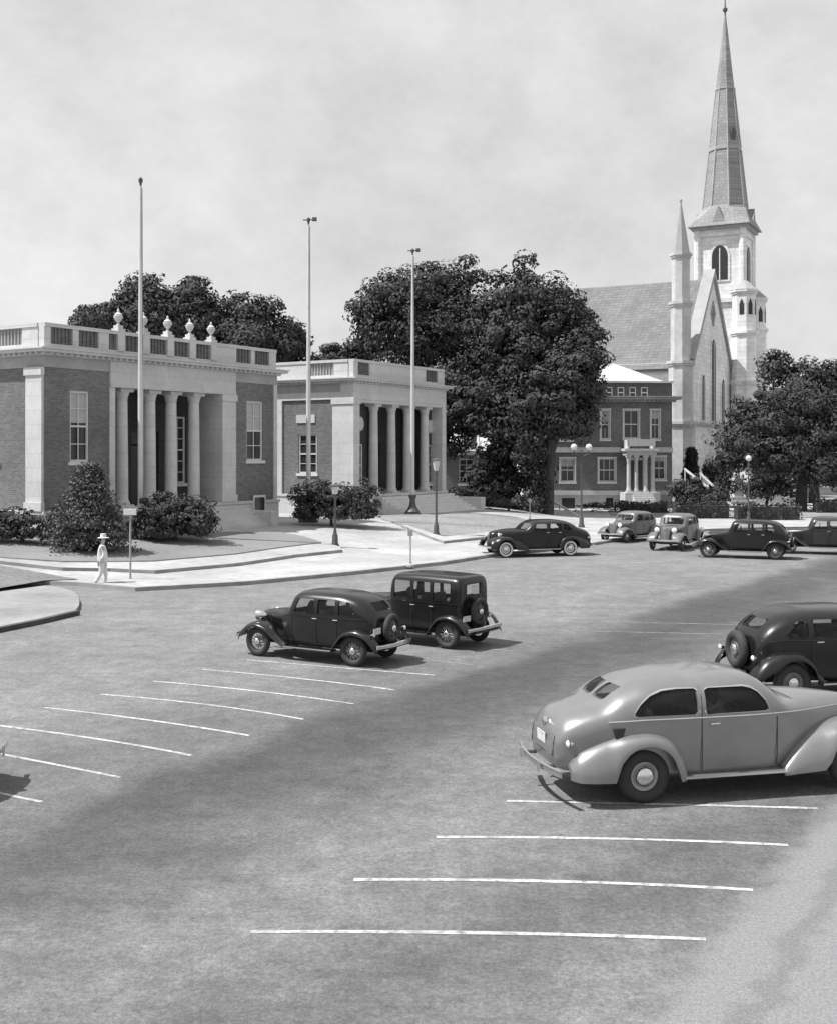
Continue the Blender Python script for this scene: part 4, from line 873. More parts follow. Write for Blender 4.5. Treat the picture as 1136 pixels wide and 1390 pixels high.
class Car:
    def __init__(s, st, label, loc, rz, paint='black', group=None, whitewall=False, rim=RIMB, name='parked_car', roof=None, scale=1.):
        s.st = st; s.paint = PAINTS[paint]; s.tab = pchip(st['body']); s.t = thing(name, label, 'car', loc, rz, group or 'cars parked on the square')
        s.roofm = roof; s.t.scale = (scale,)*3
        s.body(); s.wheels(whitewall, rim); s.fenders(); s.trim()
    def hw(s, x, z):
        T = s.tab; v = [np.interp(x, T[:,0], T[:,k]) for k in range(1,6)]; w, zb, zl, zt, n = v
        if z <= zl: return w
        return w*max(0.,1-((z-zl)/max(1e-4,zt-zl))**n)**(1/n)
    def ring(s, row):
        x, w, zb, zl, zt, n = row; h = []
        h.append((0,zb)); h.append((w*.8,zb)); 
        for k in range(1,4): t = k/3*PI/2; h.append((w*.86+w*.1*math.sin(t), zb+.08*(1-math.cos(t))))
        for k in range(1,5): t = k/4; h.append((w*(.96+.04*math.sin(t*PI/2)), zb+.08+(zl-zb-.08)*t))
        M = 14
        for k in range(1,M): 
            t = k/M*PI/2; h.append((w*math.cos(t)**(2/n), zl+(zt-zl)*math.sin(t)**(2/n)))
        h.append((0,zt))
        return [(x,y,z) for y,z in h]+[(x,-y,z) for y,z in h[-2:0:-1]]
    def body(s):
        st = s.st; mb = MB(); mb.rings([s.ring(r) for r in s.tab])
        o = mb.build('body', s.paint, s.t)
        so = o.modifiers.new('s','SOLIDIFY'); so.thickness = .035; so.offset = -1; so.use_even_offset = False
        cuts = []
        for p in st['win']: cuts.append(MB().prism(p,-1.3,1.3, lambda a,b,c:(a,c,b)))
        wx0, wx1, wy, wz0, wz1 = st['ws']; cuts.append(MB().prism(rpoly(-wy,wy,wz0,wz1,(.04,)*4),wx0,wx1, lambda a,b,c:(c,a,b)))
        for (y0,y1,z0,z1,x0,x1) in st['rw']: cuts.append(MB().prism(rpoly(y0,y1,z0,z1,(.04,)*4),x0,x1, lambda a,b,c:(c,a,b)))
        cos = []
        for c in cuts:
            k = c.build('cutter', None, s.t); cos.append(k)
            b = o.modifiers.new('b','BOOLEAN'); b.object = k; b.solver = 'EXACT'; b.operation = 'DIFFERENCE'; b.use_self = False
        bake(o, 32); s.b = o
        for k in cos: bpy.data.objects.remove(k)
        # glass
        for sg, nm in ((1,'side_window'),(-1,'side_window')):
            for p in st['win']:
                q = MB(); cxm = sum(a for a,b_ in p)/len(p); czm = sum(b_ for a,b_ in p)/len(p)
                vs = [(a,sg*(s.hw(a,b_)-.02),b_) for a,b_ in p]+[(cxm,sg*(s.hw(cxm,czm)-.02),czm)]; n = len(p)
                q.add(vs,[(i,(i+1)%n,n) for i in range(n)]); q.build(nm, CGLASS, s.t)
                # bright reveal round each window
                f = MB(); rr = []
                for i in range(n):
                    a,b_ = p[i]; dx, dz = a-cxm, b_-czm; l = math.hypot(dx,dz); k = .022/l
                    a2, b2 = a+dx*k, b_+dz*k; rr.append([(a,sg*(s.hw(a,b_)+.008),b_),(a2,sg*(s.hw(a2,b2)+.008),b2)])
                vs = [v for r in rr for v in r]; f.add(vs,[(2*i,2*((i+1)%n),2*((i+1)%n)+1,2*i+1) for i in range(n)]); f.build('window_frame', s.paint if not st.get('brightwin') else RIML, s.t)
        T = s.tab
        def surfx(z, x0, x1):      # where does the top line cross height z
            xs = np.linspace(x0,x1,60); zs = np.interp(xs,T[:,0],T[:,4]); i = int(np.argmin(abs(zs-z))); return xs[i]
        q = MB(); xb, xt = surfx(wz0+.03,wx0,wx1), surfx(wz1,wx0,wx1)
        q.add([(xb-.03,-wy,wz0),(xb-.03,wy,wz0),(xt-.02,wy,wz1),(xt-.02,-wy,wz1)],[(0,1,2,3)]); q.build('windshield', CGLASS, s.t)
        for (y0,y1,z0,z1,x0,x1) in st['rw']:
            xb, xt = surfx(z0,x0,x1)+.03, surfx(z1,x0,x1)+.03; q = MB(); q.add([(xb,y0,z0),(xb,y1,z0),(xt,y1,z1),(xt,y0,z1)],[(0,1,2,3)]); q.build('rear_window', CGLASS, s.t)
        # seats and floor
        q = MB(); zf = st['body'][len(st['body'])//2][2]
        for sx_ in st['seats']: q.box(sx_-.25,sx_+.3,-.6,.6,zf+.06,zf+.42); q.box(sx_-.34,sx_-.2,-.6,.6,zf+.42,zf+.86)
        bevel(q.build('seat', SEATM, s.t), .05)
        q = MB(); xs_ = st['ws'][0]-.25; q.lathe([(.17,0),(.19,.012),(.17,.024)],(xs_,.33,zf+.85),'x',16); q.tube([(xs_,.33,zf+.86),(xs_+.4,.33,zf+.6)],.02,6); q.build('steering_wheel', TYRE, s.t)
        if s.roofm:
            pass
    def wheel(s, x, y, z, parent, out=1, ww=False, rim=RIMB, r=None, name='wheel', tilt=None):
        st = s.st; r = r or st['r']; w = st.get('tw',.075)
        mb = MB(); k = r*.66
        if st.get('wire'):
            mb.lathe([(k,-.045),(k*1.03,-.05),(k*1.03,.05),(k,.045)], (0,0,0), 'y', 26); mb.f = [f for f in mb.f if len(f) == 4]
            for i in range(24):
                a = 2*PI*i/24; b_ = a+(.35 if i%2 else -.35); mb.tube([(math.cos(a)*k,0,math.sin(a)*k),(math.cos(b_)*.05,out*.05,math.sin(b_)*.05)],.009,4)
            mb.lathe([(0,-.05),(.06,-.05),(.06,.05),(0,.05)],(0,0,0),'y',14)
            mb.lathe([(0,-.05),(k*.62,-.05),(k*.62,-.02),(0,-.02)] if out > 0 else [(0,.02),(k*.62,.02),(k*.62,.05),(0,.05)],(0,0,0),'y',20)
        else:
            pr = [(0,.05),(.09,.05),(k*.55,.02),(k*.8,.035),(k*.92,.02),(k*1.03,.06),(k*1.03,-.06),(0,-.06)]
            mb.lathe([(a,b_*out) for a,b_ in pr], (0,0,0), 'y', 30)
        o = mb.build(name, rim, parent, 35, loc=(x,y,z))
        if tilt: o.rotation_euler = tilt
        mb = MB(); pr = []
        for i in range(13):
            a = -PI*.86+2*PI*.86*i/12; pr.append((r-w*1.05+w*1.05*math.cos(a) if True else 0, w*math.sin(a)))
        mb.lathe(pr, (0,0,0), 'y', 36); mb.f = [f for f in mb.f if len(f) == 4]
        mb.build('tyre', TYRE, o, 50)
        if ww:
            mb = MB(); mb.lathe([(r*.66,out*(w*.9)),(r*.7,out*(w*1.06)),(r*.82,out*(w*1.06)),(r*.87,out*(w*.92))], (0,0,0), 'y', 36); mb.f = [f for f in mb.f if len(f) == 4]; mb.build('whitewall', WWALL, o, 50)
        mb = MB(); hr = st.get('hub',.085); mb.lathe([(hr,out*.04),(hr*1.02,out*.06),(hr*.85,out*.085),(hr*.4,out*.1),(0,out*.103)], (0,0,0), 'y', 20); mb.build('hubcap', CHROME, o, 50)
        if st.get('ringed'):
            mb = MB(); mb.lathe([(k*.9,out*.045),(k*.96,out*.07),(k*1.03,out*.06)], (0,0,0), 'y', 30); mb.f = [f for f in mb.f if len(f) == 4]; mb.build('trim_ring', CHROME, o, 50)
        return o
    def wheels(s, ww, rim):
        st = s.st
        for x in (st['fa'], st['ra']):
            for sg in (1,-1): s.wheel(x, sg*st['ty'], st['r'], s.t, sg, ww, rim)
        mb = MB()
        for x in (st['fa'], st['ra']): mb.tube([(x,-st['ty'],st['r']-.02),(x,st['ty'],st['r']-.02)],.045,8)
        mb.box(st['ra']-.3,st['fa']+.2,-.35,.35,.3,.4); mb.build('chassis', DARK, s.t)
    def fenders(s):
        st = s.st
        for sp_ in st['fend']:
            tab = pchip(sp_['tab'],4)       # x, ztop, zlow, yin, yout
            for sg in (1,-1):
                mb = MB(); rs = []; n = sp_.get('n',2.6); cxw, cr_ = sp_.get('arch',(None,0))
                for x, zt, zl, yi, yo in tab:
                    if cxw is not None and abs(x-cxw) < cr_: zl = max(zl, st['r']+math.sqrt(cr_**2-(x-cxw)**2))
                    zl = min(zl, zt-.03); rr = []
                    for k in range(11):
                        t = k/10*PI/2; rr.append((x, sg*(yi+(yo-yi)*math.sin(t)**(2/n)), zl+(zt-zl)*math.cos(t)**(2/n)))
                    rr.append((x, sg*(yo-.02), zl)); rs.append(rr)
                mb.rings(rs, cap=False, closed=False); o = mb.build('fender', s.paint, s.t, 50)
                so = o.modifiers.new('s','SOLIDIFY'); so.thickness = .012; so.offset = 0
        x0, x1, yi, yo, z = st['board']
        for sg in (1,-1):
            mb = MB(); mb.box(x0,x1,min(sg*yi,sg*yo),max(sg*yi,sg*yo),z-.05,z); o = mb.build('running_board', s.paint, s.t); bevel(o,.015)
            mb = MB(); mb.box(x0,x1,min(sg*yo,sg*(yo+.012)),max(sg*yo,sg*(yo+.012)),z-.035,z-.005); mb.build('board_trim', CHROME, o)
    def bumper(s, x, z, w, out=1, bow=.12):
        mb = MB(); pts = [(x-out*bow*(2*t-1)**2, w*(2*t-1), z) for t in np.linspace(0,1,13)]; rs = []
        for p in pts: rs.append([(p[0]-out*.012,p[1],z-.05),(p[0]+out*.012,p[1],z-.04),(p[0]+out*.02,p[1],z),(p[0]+out*.012,p[1],z+.04),(p[0]-out*.012,p[1],z+.05)])
        mb.rings(rs); o = mb.build('bumper', CHROME, s.t, 40)
        mb = MB()
        for y in (-.38,.38): MB().tube([(x-out*.35,y,z-.02),(x-out*.03,y,z)],.022,6).build('bumper_iron', IRON, o)
    def lamp(s, x, y, z, r=.11, ln=.2, name='headlight', fwd=1):
        mb = MB(); mb.lathe([(0,-ln),(r*.45,-ln*.85),(r*.85,-ln*.4),(r,0),(r*1.04,.02)], (x,y,z), 'x', 18) if fwd > 0 else mb.lathe([(0,ln),(r*.7,ln*.6),(r,0)], (x,y,z), 'x', 14)
        o = mb.build(name, CHROME if s.st.get('chlamp',True) else s.paint, s.t, 50)
        mb = MB(); mb.lathe([(r*1.0,.015*fwd),(r*.7,.035*fwd),(0,.045*fwd)], (x,y,z), 'x', 18); mb.build('lens', LENS, o, 60)
    def trim(s):
        st = s.st
        for b in st['bump']: s.bumper(*b)
        for sg in (1,-1):
            s.lamp(st['hl'][0], sg*st['hl'][1], st['hl'][2], st['hl'][3], st['hl'][3]*1.9)
            tl = st['tl']; s.lamp(tl[0], sg*tl[1], tl[2], .05, .09, 'taillight', -1)
        gx, gz0, gz1, gw = st['grille']
        mb = MB(); xf = lambda z: gx-.12*(z-gz0)
        mb.rings([[(xf(z)+.03,-w_,z),(xf(z)+.075-.0,-w_*.5,z),(xf(z)+.09,0,z),(xf(z)+.075,w_*.5,z),(xf(z)+.03,w_,z),(xf(z)-.12,w_,z),(xf(z)-.12,-w_,z)] for z, w_ in ((gz0,gw*.7),(gz0+.15,gw),(gz1-.12,gw),(gz1-.02,gw*.6),(gz1,gw*.3))])
        g_ = mb.build('grille', mat('grille_mesh', .16, .4, .1, 5, metal=.5), s.t, 50)
        mb = MB()
        for k in range(-3,4):
            y = gw*.26*k; mb.tube([(xf(gz0+.06)+.095-abs(k)*.015,y,gz0+.06),(xf(gz1-.1)+.095-abs(k)*.015,y,gz1-.12)],.009,5)
        mb.build('grille_bars', CHROME, g_)
        for (x,z) in st['handles']:
            for sg in (1,-1):
                y = sg*(s.hw(x,z)+.03); mb = MB(); mb.tube([(x-.06,y-sg*.03,z),(x-.06,y,z),(x+.07,y,z)],.012,6); mb.build('door_handle', CHROME, s.t)
        # door seams and belt moulding
        for sg in (1,-1):
            mb = MB()
            for x, z0, z1 in st['seams']:
                pts = [(x, sg*(s.hw(x,z)+.001)*(1 if z > z0+.1 else .985), z) for z in np.linspace(z0,z1,10)]; mb.tube(pts,.006,4)
            mb.build('door_seam', DARK, s.t)
            mb = MB(); bx0, bx1, bz = st['belt']; mb.tube([(x, sg*(s.hw(x,bz(x))+.003), bz(x)) for x in np.linspace(bx0,bx1,26)],.012,5); mb.build('belt_moulding', s.paint if not st.get('brightbelt') else RIML, s.t, 50)
        if st.get('spare'):
            x, z, tilt = st['spare']; o = s.wheel(x, 0, z, s.t, 1, False, s.rimm if hasattr(s,'rimm') else RIMB, st['r']*.97, 'spare_wheel', (0,tilt,R(90)))
        mb = MB(); x, y, z = st['plate']; mb.box(x-.012,x,y-.16,y+.16,z-.07,z+.07); mb.build('number_plate', PLATE, s.t)
        if st.get('vents'):
            for sg in (1,-1):
                mb = MB()
                for k in range(8):
                    x = st['vents'][0]+k*.055; w0 = s.hw(x,.85); mb.box(x,x+.012,min(sg*w0,sg*(w0+.012)),max(sg*w0,sg*(w0+.012)),.68,.95)
                mb.build('hood_louvres', s.paint, s.t)
        if st.get('extra'): st['extra'](s)

FORD = dict(body=[(-1.93,.40,.55,.8,.92,2.4),(-1.88,.52,.5,.92,1.12,2.6),(-1.78,.60,.46,1.02,1.34,3),(-1.62,.65,.44,1.06,1.5,3.2),(-1.35,.69,.42,1.09,1.62,3.6),(-.9,.715,.40,1.1,1.685,4),
      (-.2,.72,.40,1.1,1.7,4),(.25,.70,.40,1.1,1.67,4),(.38,.68,.40,1.1,1.6,4),(.6,.62,.40,1.07,1.19,3),(.9,.50,.42,.98,1.16,2.6),(1.35,.34,.45,.92,1.12,2.4),(1.7,.23,.5,.85,1.05,2.4)],
    win=[rpoly(-.28,.33,1.17,1.52,(.05,.05,.1,.05),slant=(0,-.1)), rpoly(-.88,-.38,1.17,1.52,(.05,.05,.05,.05)), rpoly(-1.42,-.98,1.17,1.50,(.12,.05,.05,.16),slant=(.08,0))],
    ws=(.3,.75,.52,1.2,1.5), rw=[(-.32,.32,1.27,1.48,-2.0,-1.5)], seats=(-.15,-1.1), r=.365, ty=.71, fa=1.42, ra=-1.42, wire=True, hub=.09,
    fend=[dict(tab=[(2.0,.46,.38,.42,.8),(1.9,.66,.5,.36,.84),(1.65,.83,.68,.34,.86),(1.4,.87,.74,.36,.87),(1.15,.8,.68,.45,.87),(.9,.62,.5,.6,.87),(.65,.44,.36,.66,.86),(.5,.36,.31,.66,.85)],n=2.6),
          dict(tab=[(-2.12,.42,.34,.58,.8),(-2.02,.62,.48,.6,.85),(-1.8,.81,.68,.62,.87),(-1.5,.88,.76,.64,.88),(-1.2,.82,.7,.66,.88),(-.98,.6,.48,.68,.87),(-.85,.38,.31,.68,.86)],n=2.6)],
    board=(-.86,.55,.6,.85,.35), bump=[(2.18,.5,.78,1),(-2.24,.5,.78,-1)], hl=(1.62,.42,.98,.13), tl=(-1.98,.7,.78), grille=(1.72,.48,1.08,.2),
    handles=[(-.32,1.06),(-.92,1.06)], seams=[(.42,.42,1.08),(-.33,.42,1.55),(-.93,.5,1.52)], belt=(-1.75,.5,lambda x:1.1), spare=(-2.06,.86,R(-8)), plate=(-2.02,.62,.86), vents=(.82,))
def spare_bracket(s):
    mb = MB(); mb.tube([(-1.7,0,.5),(-2.1,0,.55),(-2.08,0,.85)],.03,6); mb.build('spare_bracket', IRON, s.t)
    mb = MB(); mb.box(-2.2,-1.8,-.55,.55,.42,.46); mb.build('rear_apron', s.paint, s.t)
FORD['extra'] = spare_bracket
BOX = dict(FORD); BOX.update(body=[(-1.78,.62,.5,1.1,1.74,6),(-1.74,.67,.46,1.12,1.82,6),(-1.55,.70,.44,1.12,1.86,6),(-.5,.71,.44,1.12,1.88,6),(.3,.69,.44,1.12,1.85,6),(.42,.68,.44,1.12,1.78,5),(.5,.64,.44,1.12,1.3,4),(.62,.56,.45,1.08,1.25,3.4),(1.2,.36,.46,1.0,1.2,3),(1.6,.32,.5,.98,1.17,3)],
    win=[rpoly(-.22,.32,1.22,1.68,(.02,)*4),rpoly(-.86,-.32,1.22,1.68,(.02,)*4),rpoly(-1.5,-.96,1.22,1.68,(.02,)*4)], ws=(.3,.6,.55,1.3,1.7), rw=[(-.34,.34,1.36,1.64,-1.95,-1.6)],
    r=.385, belt=(-1.7,.45,lambda x:1.15), spare=(-1.95,.92,R(-2)), hl=(1.6,.45,1.0,.14), seams=[(.4,.46,1.12),(-.27,.46,1.72),(-.9,.5,1.72)], bump=[(2.15,.5,.8,1,.04),(-2.16,.52,.82,-1,.04)], plate=(-1.95,.6,.8), tl=(-1.86,.62,.75), grille=(1.62,.52,1.18,.29))
SED = dict(body=[(-2.58,.34,.52,.6,.68,2.4),(-2.53,.52,.46,.72,.94,2.7),(-2.36,.62,.42,.84,1.13,2.8),(-2.14,.68,.4,.92,1.21,2.9),(-1.94,.71,.38,.97,1.27,3),(-1.66,.76,.36,1.02,1.45,3),(-1.3,.80,.34,1.06,1.57,3.2),(-.75,.82,.33,1.07,1.625,3.3),
      (-.15,.83,.33,1.07,1.63,3.4),(.2,.82,.33,1.07,1.6,3.4),(.42,.8,.33,1.07,1.5,3.3),(.76,.74,.34,1.05,1.23,3),(1.2,.6,.35,1.0,1.23,2.6),(1.75,.4,.38,.94,1.18,2.4),(2.1,.27,.42,.88,1.1,2.4),(2.22,.16,.5,.8,.95,2.4)],
    win=[[(-.54,1.14),(.34,1.14),(.37,1.17),(.31,1.29),(.21,1.4),(.1,1.46),(0,1.475),(-.5,1.475),(-.56,1.45),(-.56,1.17)], [(-1.52,1.14),(-.7,1.14),(-.67,1.17),(-.67,1.45),(-.7,1.475),(-.95,1.475),(-1.15,1.455),(-1.32,1.4),(-1.46,1.3),(-1.54,1.2),(-1.56,1.16)]],
    ws=(.36,.92,.6,1.2,1.47), rw=[(-.38,-.04,1.3,1.47,-2.1,-1.4),(.04,.38,1.3,1.47,-2.1,-1.4)], seats=(-.1,-1.0), r=.36, ty=.74, tw=.085, fa=1.66, ra=-1.42, hub=.13, ringed=True,
    fend=[dict(tab=[(-2.42,.5,.36,.56,.72),(-2.3,.66,.34,.56,.83),(-2.05,.79,.34,.6,.9),(-1.7,.9,.34,.64,.93),(-1.4,.93,.33,.68,.94),(-1.15,.88,.32,.7,.94),(-.95,.72,.3,.74,.92),(-.86,.5,.3,.76,.88)],n=2.5,arch=(-1.42,.43)),
          dict(tab=[(2.42,.5,.38,.4,.72),(2.34,.72,.38,.36,.84),(2.15,.86,.38,.34,.9),(1.8,.94,.36,.36,.93),(1.42,.91,.34,.42,.93),(1.05,.78,.32,.55,.93),(.75,.57,.3,.7,.92),(.55,.36,.28,.76,.9)],n=2.5,arch=(1.66,.43))],
    board=(-.9,.6,.7,.9,.36), bump=[(2.52,.46,.86,1),(-2.72,.47,.84,-1)], hl=(1.85,.4,.98,.1), tl=(-2.4,.6,.8), grille=(2.2,.5,1.0,.17),
    handles=[(-.45,1.02)], seams=[(.5,.4,1.06),(-.62,.4,1.5)], belt=(-1.9,2.0,lambda x:1.1-.02*max(0,x-.5)-.05*max(0,-x-1.4)), plate=(-2.57,0,.78), brightwin=True, brightbelt=True)
def trunk_lid(s):
    # raised boot lid outline, handle, central lamp and fuel cap
    T = s.tab
    def X(z, y): 
        for r in T:
            if s.hw(r[0], z) > abs(y) and r[4] > z: return r[0]
        return -2.4
    for sg in (1,-1):
        mb = MB(); mb.tube([(X(z,.42)-.004, sg*.42, z) for z in np.linspace(.62,.96,8)],.008,4); mb.build('boot_seam', DARK, s.t)
    mb = MB(); mb.tube([(X(.62,.42)-.004,-.42,.62),(X(.62,.3)-.006,0,.62),(X(.62,.42)-.004,.42,.62)],.008,4); mb.build('boot_seam', DARK, s.t)
    mb = MB(); mb.lathe([(0,-.06),(.05,-.05),(.06,0),(0,0)],(X(.98,0)-.01,0,.98),'x',14); mb.build('boot_lamp', CHROME, s.t)
    for y in (-.12,.12):
        mb = MB(); mb.lathe([(.05,0),(.04,.04),(0,.05)],(-1.5,-.9 if y<0 else .9,0),'y',4) if False else mb.box(-2.76,-2.73,y*3-.025,y*3+.025,.4,.55); bevel(mb.build('overrider', CHROME, s.t),.015)
    mb = MB(); x = -1.76; w0 = s.hw(x,.98); mb.prism([(x-.09,1.0),(x+.08,1.0),(x+.05,.89),(x-.05,.86)],-w0-.025,-w0+.05, lambda a,b,c:(a,c,b)); mb.build('fuel_flap', TYRE, s.t)
SED['extra'] = trunk_lid
SED4 = dict(SED); SED4.update(win=[rpoly(-.28,.36,1.15,1.46,(.05,.05,.1,.06),slant=(0,-.14)),rpoly(-1.0,-.38,1.15,1.46,(.05,)*4),rpoly(-1.5,-1.1,1.15,1.43,(.06,.05,.06,.1),slant=(.14,0))], handles=[(-.32,1.07),(-.9,1.07)], seams=[(.5,.4,1.06),(-.33,.4,1.48),(-1.05,.5,1.46)],brightwin=False,brightbelt=False)
SED35 = dict(SED4); SED35.update(body=[(-2.0,.36,.52,.75,.85,2.4),(-1.95,.5,.46,.9,1.1,2.6),(-1.85,.6,.42,.98,1.26,2.8),(-1.65,.68,.4,1.04,1.43,3),(-1.35,.74,.38,1.07,1.56,3.2),(-.9,.77,.36,1.07,1.63,3.4)]+SED['body'][8:], spare=(-2.1,.86,R(-12)),
    plate=(-2.0,0,.42), extra=spare_bracket, rw=[(-.32,.32,1.25,1.43,-1.95,-1.35)], bump=[(2.52,.46,.86,1),(-2.4,.47,.84,-1)], tl=(-2.1,.62,.8), hub=.11, ringed=False,
    fend=[dict(tab=[(-2.2,.42,.3,.56,.78),(-2.1,.62,.4,.58,.86),(-1.9,.8,.55,.62,.9),(-1.6,.9,.62,.66,.92),(-1.35,.9,.6,.68,.92),(-1.1,.76,.48,.7,.92),(-.9,.5,.34,.72,.9),(-.8,.36,.3,.74,.88)],n=2.5,arch=(-1.42,.42)), SED['fend'][1]])

def place(st, label, wheel_px, wx, side, hd, **kw):
    """put the car so that its near wheel (axle wx, side +1 left / -1 right) touches the ground at a photo pixel"""
    g = G(*wheel_px); a = R(hd); off = kw.get('scale',1.)*Vector((wx*math.cos(a)-side*st['ty']*math.sin(a), wx*math.sin(a)+side*st['ty']*math.cos(a)))
    return Car(st, label, (g.x-off.x, g.y-off.y, 0.005), a, **kw)
place(SED, 'light grey rounded two-door sedan, nearest car at the lower right', (873,1091), -1.42, -1, 13, paint='grey', rim=RIML)
place(SED35, 'dark sedan with rear spare wheel, just behind the light grey sedan at right', (1075,955), -1.42, -1, 12, paint='black', rim=RIMB, scale=1.04)
place(FORD, 'black sedan with wire wheels and a bright headlight, front one of the middle pair', (480,905), -1.42, 1, 150, paint='black', rim=RIML, scale=.91)
place(BOX, 'tall boxy black sedan with rear spare wheel, behind the black sedan in the middle', (607,881), -1.42, 1, 144, paint='black', rim=RIML, scale=.91)
place(SED4, 'long black sedan with white-walled tyres at the kerb below the twin tree', (686,757), 1.66, 1, 196, paint='black', rim=WWALL, whitewall=True)
place(FORD, 'grey car facing the camera beside the lamp standard with two globes', (850,737), 1.42, 1, 226, paint='mid', rim=RIML, scale=.93)
place(FORD, 'grey car facing the camera, parked left of the dark sedan below the globe lamp', (925,748), 1.42, 1, 240, paint='mid', rim=RIMB)
place(FORD, 'dark sedan seen from its rear side, parked below the globe lamp', (1052,760), -1.42, 1, 158, paint='black', rim=RIML)
place(FORD, 'dark sedan cut off by the right edge, last of the far row', (1160,754), -1.42, 1, 162, paint='dark', rim=RIML)
place(SED4, 'dark car of which only the bumper enters at the left edge', (-178,1098), -1.42, 1, 178, paint='black', rim=RIML)

# ------------------------------------------------------------------ pedestrian in white
def skinmesh(name, pts, edges, rad, m, parent, sub=2, root=0):
    me = bpy.data.meshes.new(name); me.from_pydata(pts, edges, []); o = bpy.data.objects.new(name, me); link(o, parent)
    sk = o.modifiers.new('k','SKIN'); sk.use_smooth_shade = True; su = o.modifiers.new('u','SUBSURF'); su.levels = sub; su.render_levels = sub
    for i, r in enumerate(rad):
        o.data.skin_vertices[0].data[i].radius = (r, r) if not isinstance(r, tuple) else r; o.data.skin_vertices[0].data[i].use_root = i == root
    bake(o, 180); o.data.materials.clear(); o.data.materials.append(m); return o
g = G(139, 797, .13); g.z = ht(g.x,g.y) if g.y > K1.y else .0
per = thing('person', 'person in a white coat, light trousers and hat walking on the sidewalk at left', 'person', G(139,796), R(20))
skinmesh('body', [(0,0,.92),(0,0,1.15),(0,0,1.36),(0,0,1.46),(.02,0,1.54),(.03,0,1.66), (0,.18,1.38),(-.04,.24,1.12),(.08,.25,.9),(.1,.25,.83), (0,-.18,1.38),(.05,-.24,1.12),(-.08,-.25,.92),(-.1,-.25,.84), (.02,.09,.85),(.12,.1,.48),(.08,.1,.08),(.2,.11,.04), (-.02,-.09,.85),(-.06,-.1,.48),(-.26,-.1,.12),(-.15,-.1,.04)],
   [(0,1),(1,2),(2,3),(3,4),(4,5),(2,6),(6,7),(7,8),(8,9),(2,10),(10,11),(11,12),(12,13),(0,14),(14,15),(15,16),(16,17),(0,18),(18,19),(19,20),(20,21)],
   [.13,.12,.13,.055,.07,.085,.06,.045,.032,.04,.06,.045,.032,.04,.085,.06,.04,.04,.085,.06,.04,.04], SKIN, per)
skinmesh('coat', [(0,0,.8),(0,0,1.0),(0,0,1.2),(0,0,1.38),(0,0,1.44),(0,.19,1.38),(-.04,.25,1.12),(.08,.26,.92),(0,-.19,1.38),(.05,-.25,1.12),(-.08,-.26,.94)],
   [(0,1),(1,2),(2,3),(3,4),(3,5),(5,6),(6,7),(3,8),(8,9),(9,10)], [(.2,.15),(.19,.15),(.18,.15),(.17,.14),.08,.08,.065,.055,.08,.065,.055], CLOTH, per)
skinmesh('trousers', [(0,0,.88),(.02,.09,.8),(.12,.1,.46),(.08,.1,.1),(-.02,-.09,.8),(-.06,-.1,.46),(-.25,-.1,.14)],[(0,1),(1,2),(2,3),(0,4),(4,5),(5,6)],[.15,.11,.085,.07,.11,.085,.07], CLOTH, per)
mb = MB(); mb.lathe([(0,1.86),(.09,1.85),(.105,1.76),(.11,1.73),(.2,1.71),(.2,1.7),(0,1.72)],(.03,0,-.02),n=18); mb.build('hat', CLOTH, per, 50)
for n_, (x, y, z) in (('shoe',(.13,.1,.05)),('shoe',(-.2,-.1,.06))):
    mb = MB(); mb.lathe([(0,-.14),(.045,-.12),(.05,0),(.045,.1),(0,.14)],(x,y,z),'x',10); mb.build(n_, SHOE, per, 60)

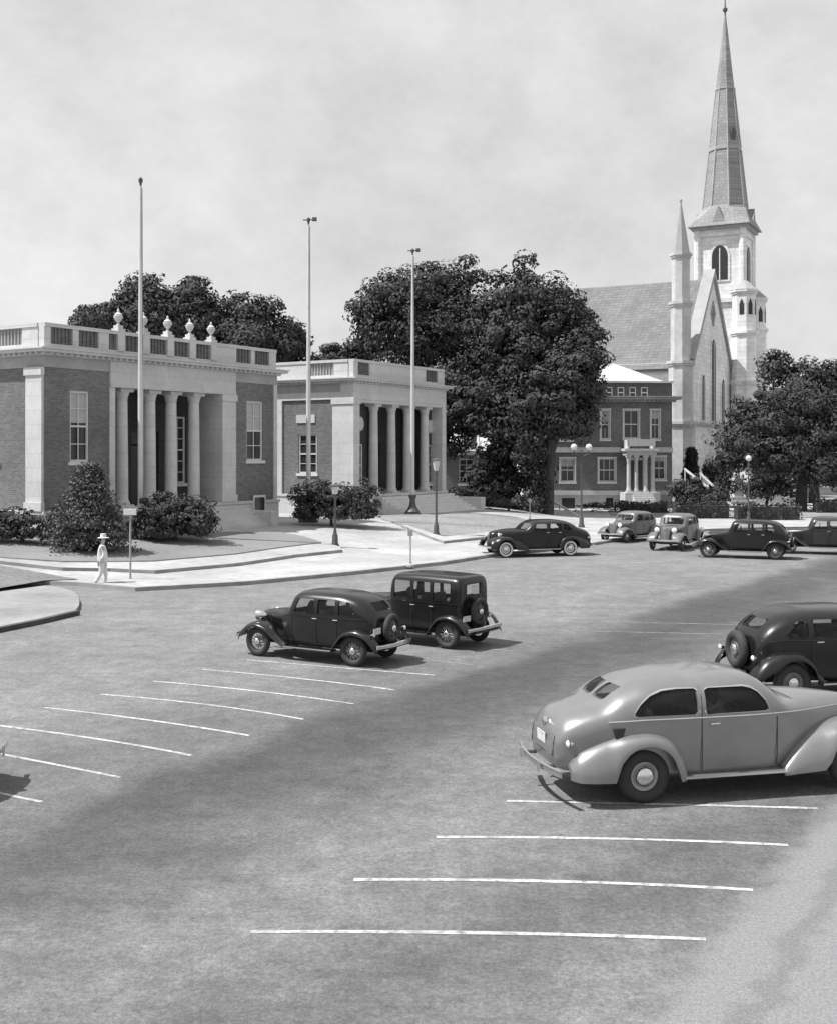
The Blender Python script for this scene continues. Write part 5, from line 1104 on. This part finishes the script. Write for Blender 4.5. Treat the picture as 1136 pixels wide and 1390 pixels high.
# ------------------------------------------------------------------ light, sky, camera
w = bpy.data.worlds.new('World'); scn.world = w; w.use_nodes = True; nt = w.node_tree; N = nt.nodes; Lk = nt.links; bg = N['Background']
SAZ = Vector((-.985,-.17)).normalized(); SEL = R(59)
sky = N.new('ShaderNodeTexSky'); sky.sky_type = 'NISHITA'; sky.sun_disc = False; sky.sun_elevation = SEL
sky.sun_rotation = math.atan2(SAZ.x, SAZ.y) % (2*PI); sky.dust_density = 3.; sky.air_density = 1.
bw = N.new('ShaderNodeRGBToBW'); Lk.new(sky.outputs[0], bw.inputs[0])
tc = N.new('ShaderNodeTexCoord'); mp_ = N.new('ShaderNodeMapping'); mp_.inputs['Scale'].default_value = (1,1,1.35); Lk.new(tc.outputs['Generated'], mp_.inputs[0])
nz = N.new('ShaderNodeTexNoise'); nz.inputs['Scale'].default_value = 2.6; nz.inputs['Detail'].default_value = 9; nz.inputs['Roughness'].default_value = .58; nz.inputs['Distortion'].default_value = .2; Lk.new(mp_.outputs[0], nz.inputs['Vector'])
mr = N.new('ShaderNodeMapRange'); mr.inputs['From Min'].default_value = .34; mr.inputs['From Max'].default_value = .64; mr.inputs['To Min'].default_value = 6.2; mr.inputs['To Max'].default_value = 9.4; nf = N.new('ShaderNodeTexNoise'); nf.inputs['Scale'].default_value = 9; nf.inputs['Detail'].default_value = 9; nf.inputs['Roughness'].default_value = .7; Lk.new(mp_.outputs[0], nf.inputs['Vector'])
mm = N.new('ShaderNodeMix'); mm.data_type = 'FLOAT'; mm.inputs[0].default_value = .38; Lk.new(nz.outputs['Fac'], mm.inputs[2]); Lk.new(nf.outputs['Fac'], mm.inputs[3]); Lk.new(mm.outputs[0], mr.inputs['Value'])
mx = N.new('ShaderNodeMix'); mx.data_type = 'FLOAT'; mx.inputs[0].default_value = .88; Lk.new(bw.outputs[0], mx.inputs[2]); Lk.new(mr.outputs[0], mx.inputs[3])
Lk.new(mx.outputs[0], bg.inputs['Color']); bg.inputs['Strength'].default_value = .08

sl_ = bpy.data.lights.new('sun', 'SUN'); sl_.energy = 5.0; sl_.angle = R(.6); sl_.color = (1,1,1)
so_ = bpy.data.objects.new('sun', sl_); link(so_); dv = Vector((SAZ.x*math.cos(SEL), SAZ.y*math.cos(SEL), math.sin(SEL))); so_.rotation_euler = dv.to_track_quat('Z','Y').to_euler(); so_.location = (-30,0,60)

cam = bpy.data.cameras.new('camera'); co = bpy.data.objects.new('camera', cam); link(co); co.location = (0,0,CH); co.rotation_euler = (R(90),0,0)
cam.sensor_fit = 'HORIZONTAL'; cam.sensor_width = 36; cam.lens = 36*F/1136; cam.shift_y = -(695-HY)/1136; cam.clip_end = 4000; cam.clip_start = .1
scn.camera = co
scn.view_settings.view_transform = 'Standard'; scn.view_settings.look = 'None'; scn.view_settings.exposure = .36; scn.view_settings.gamma = 1
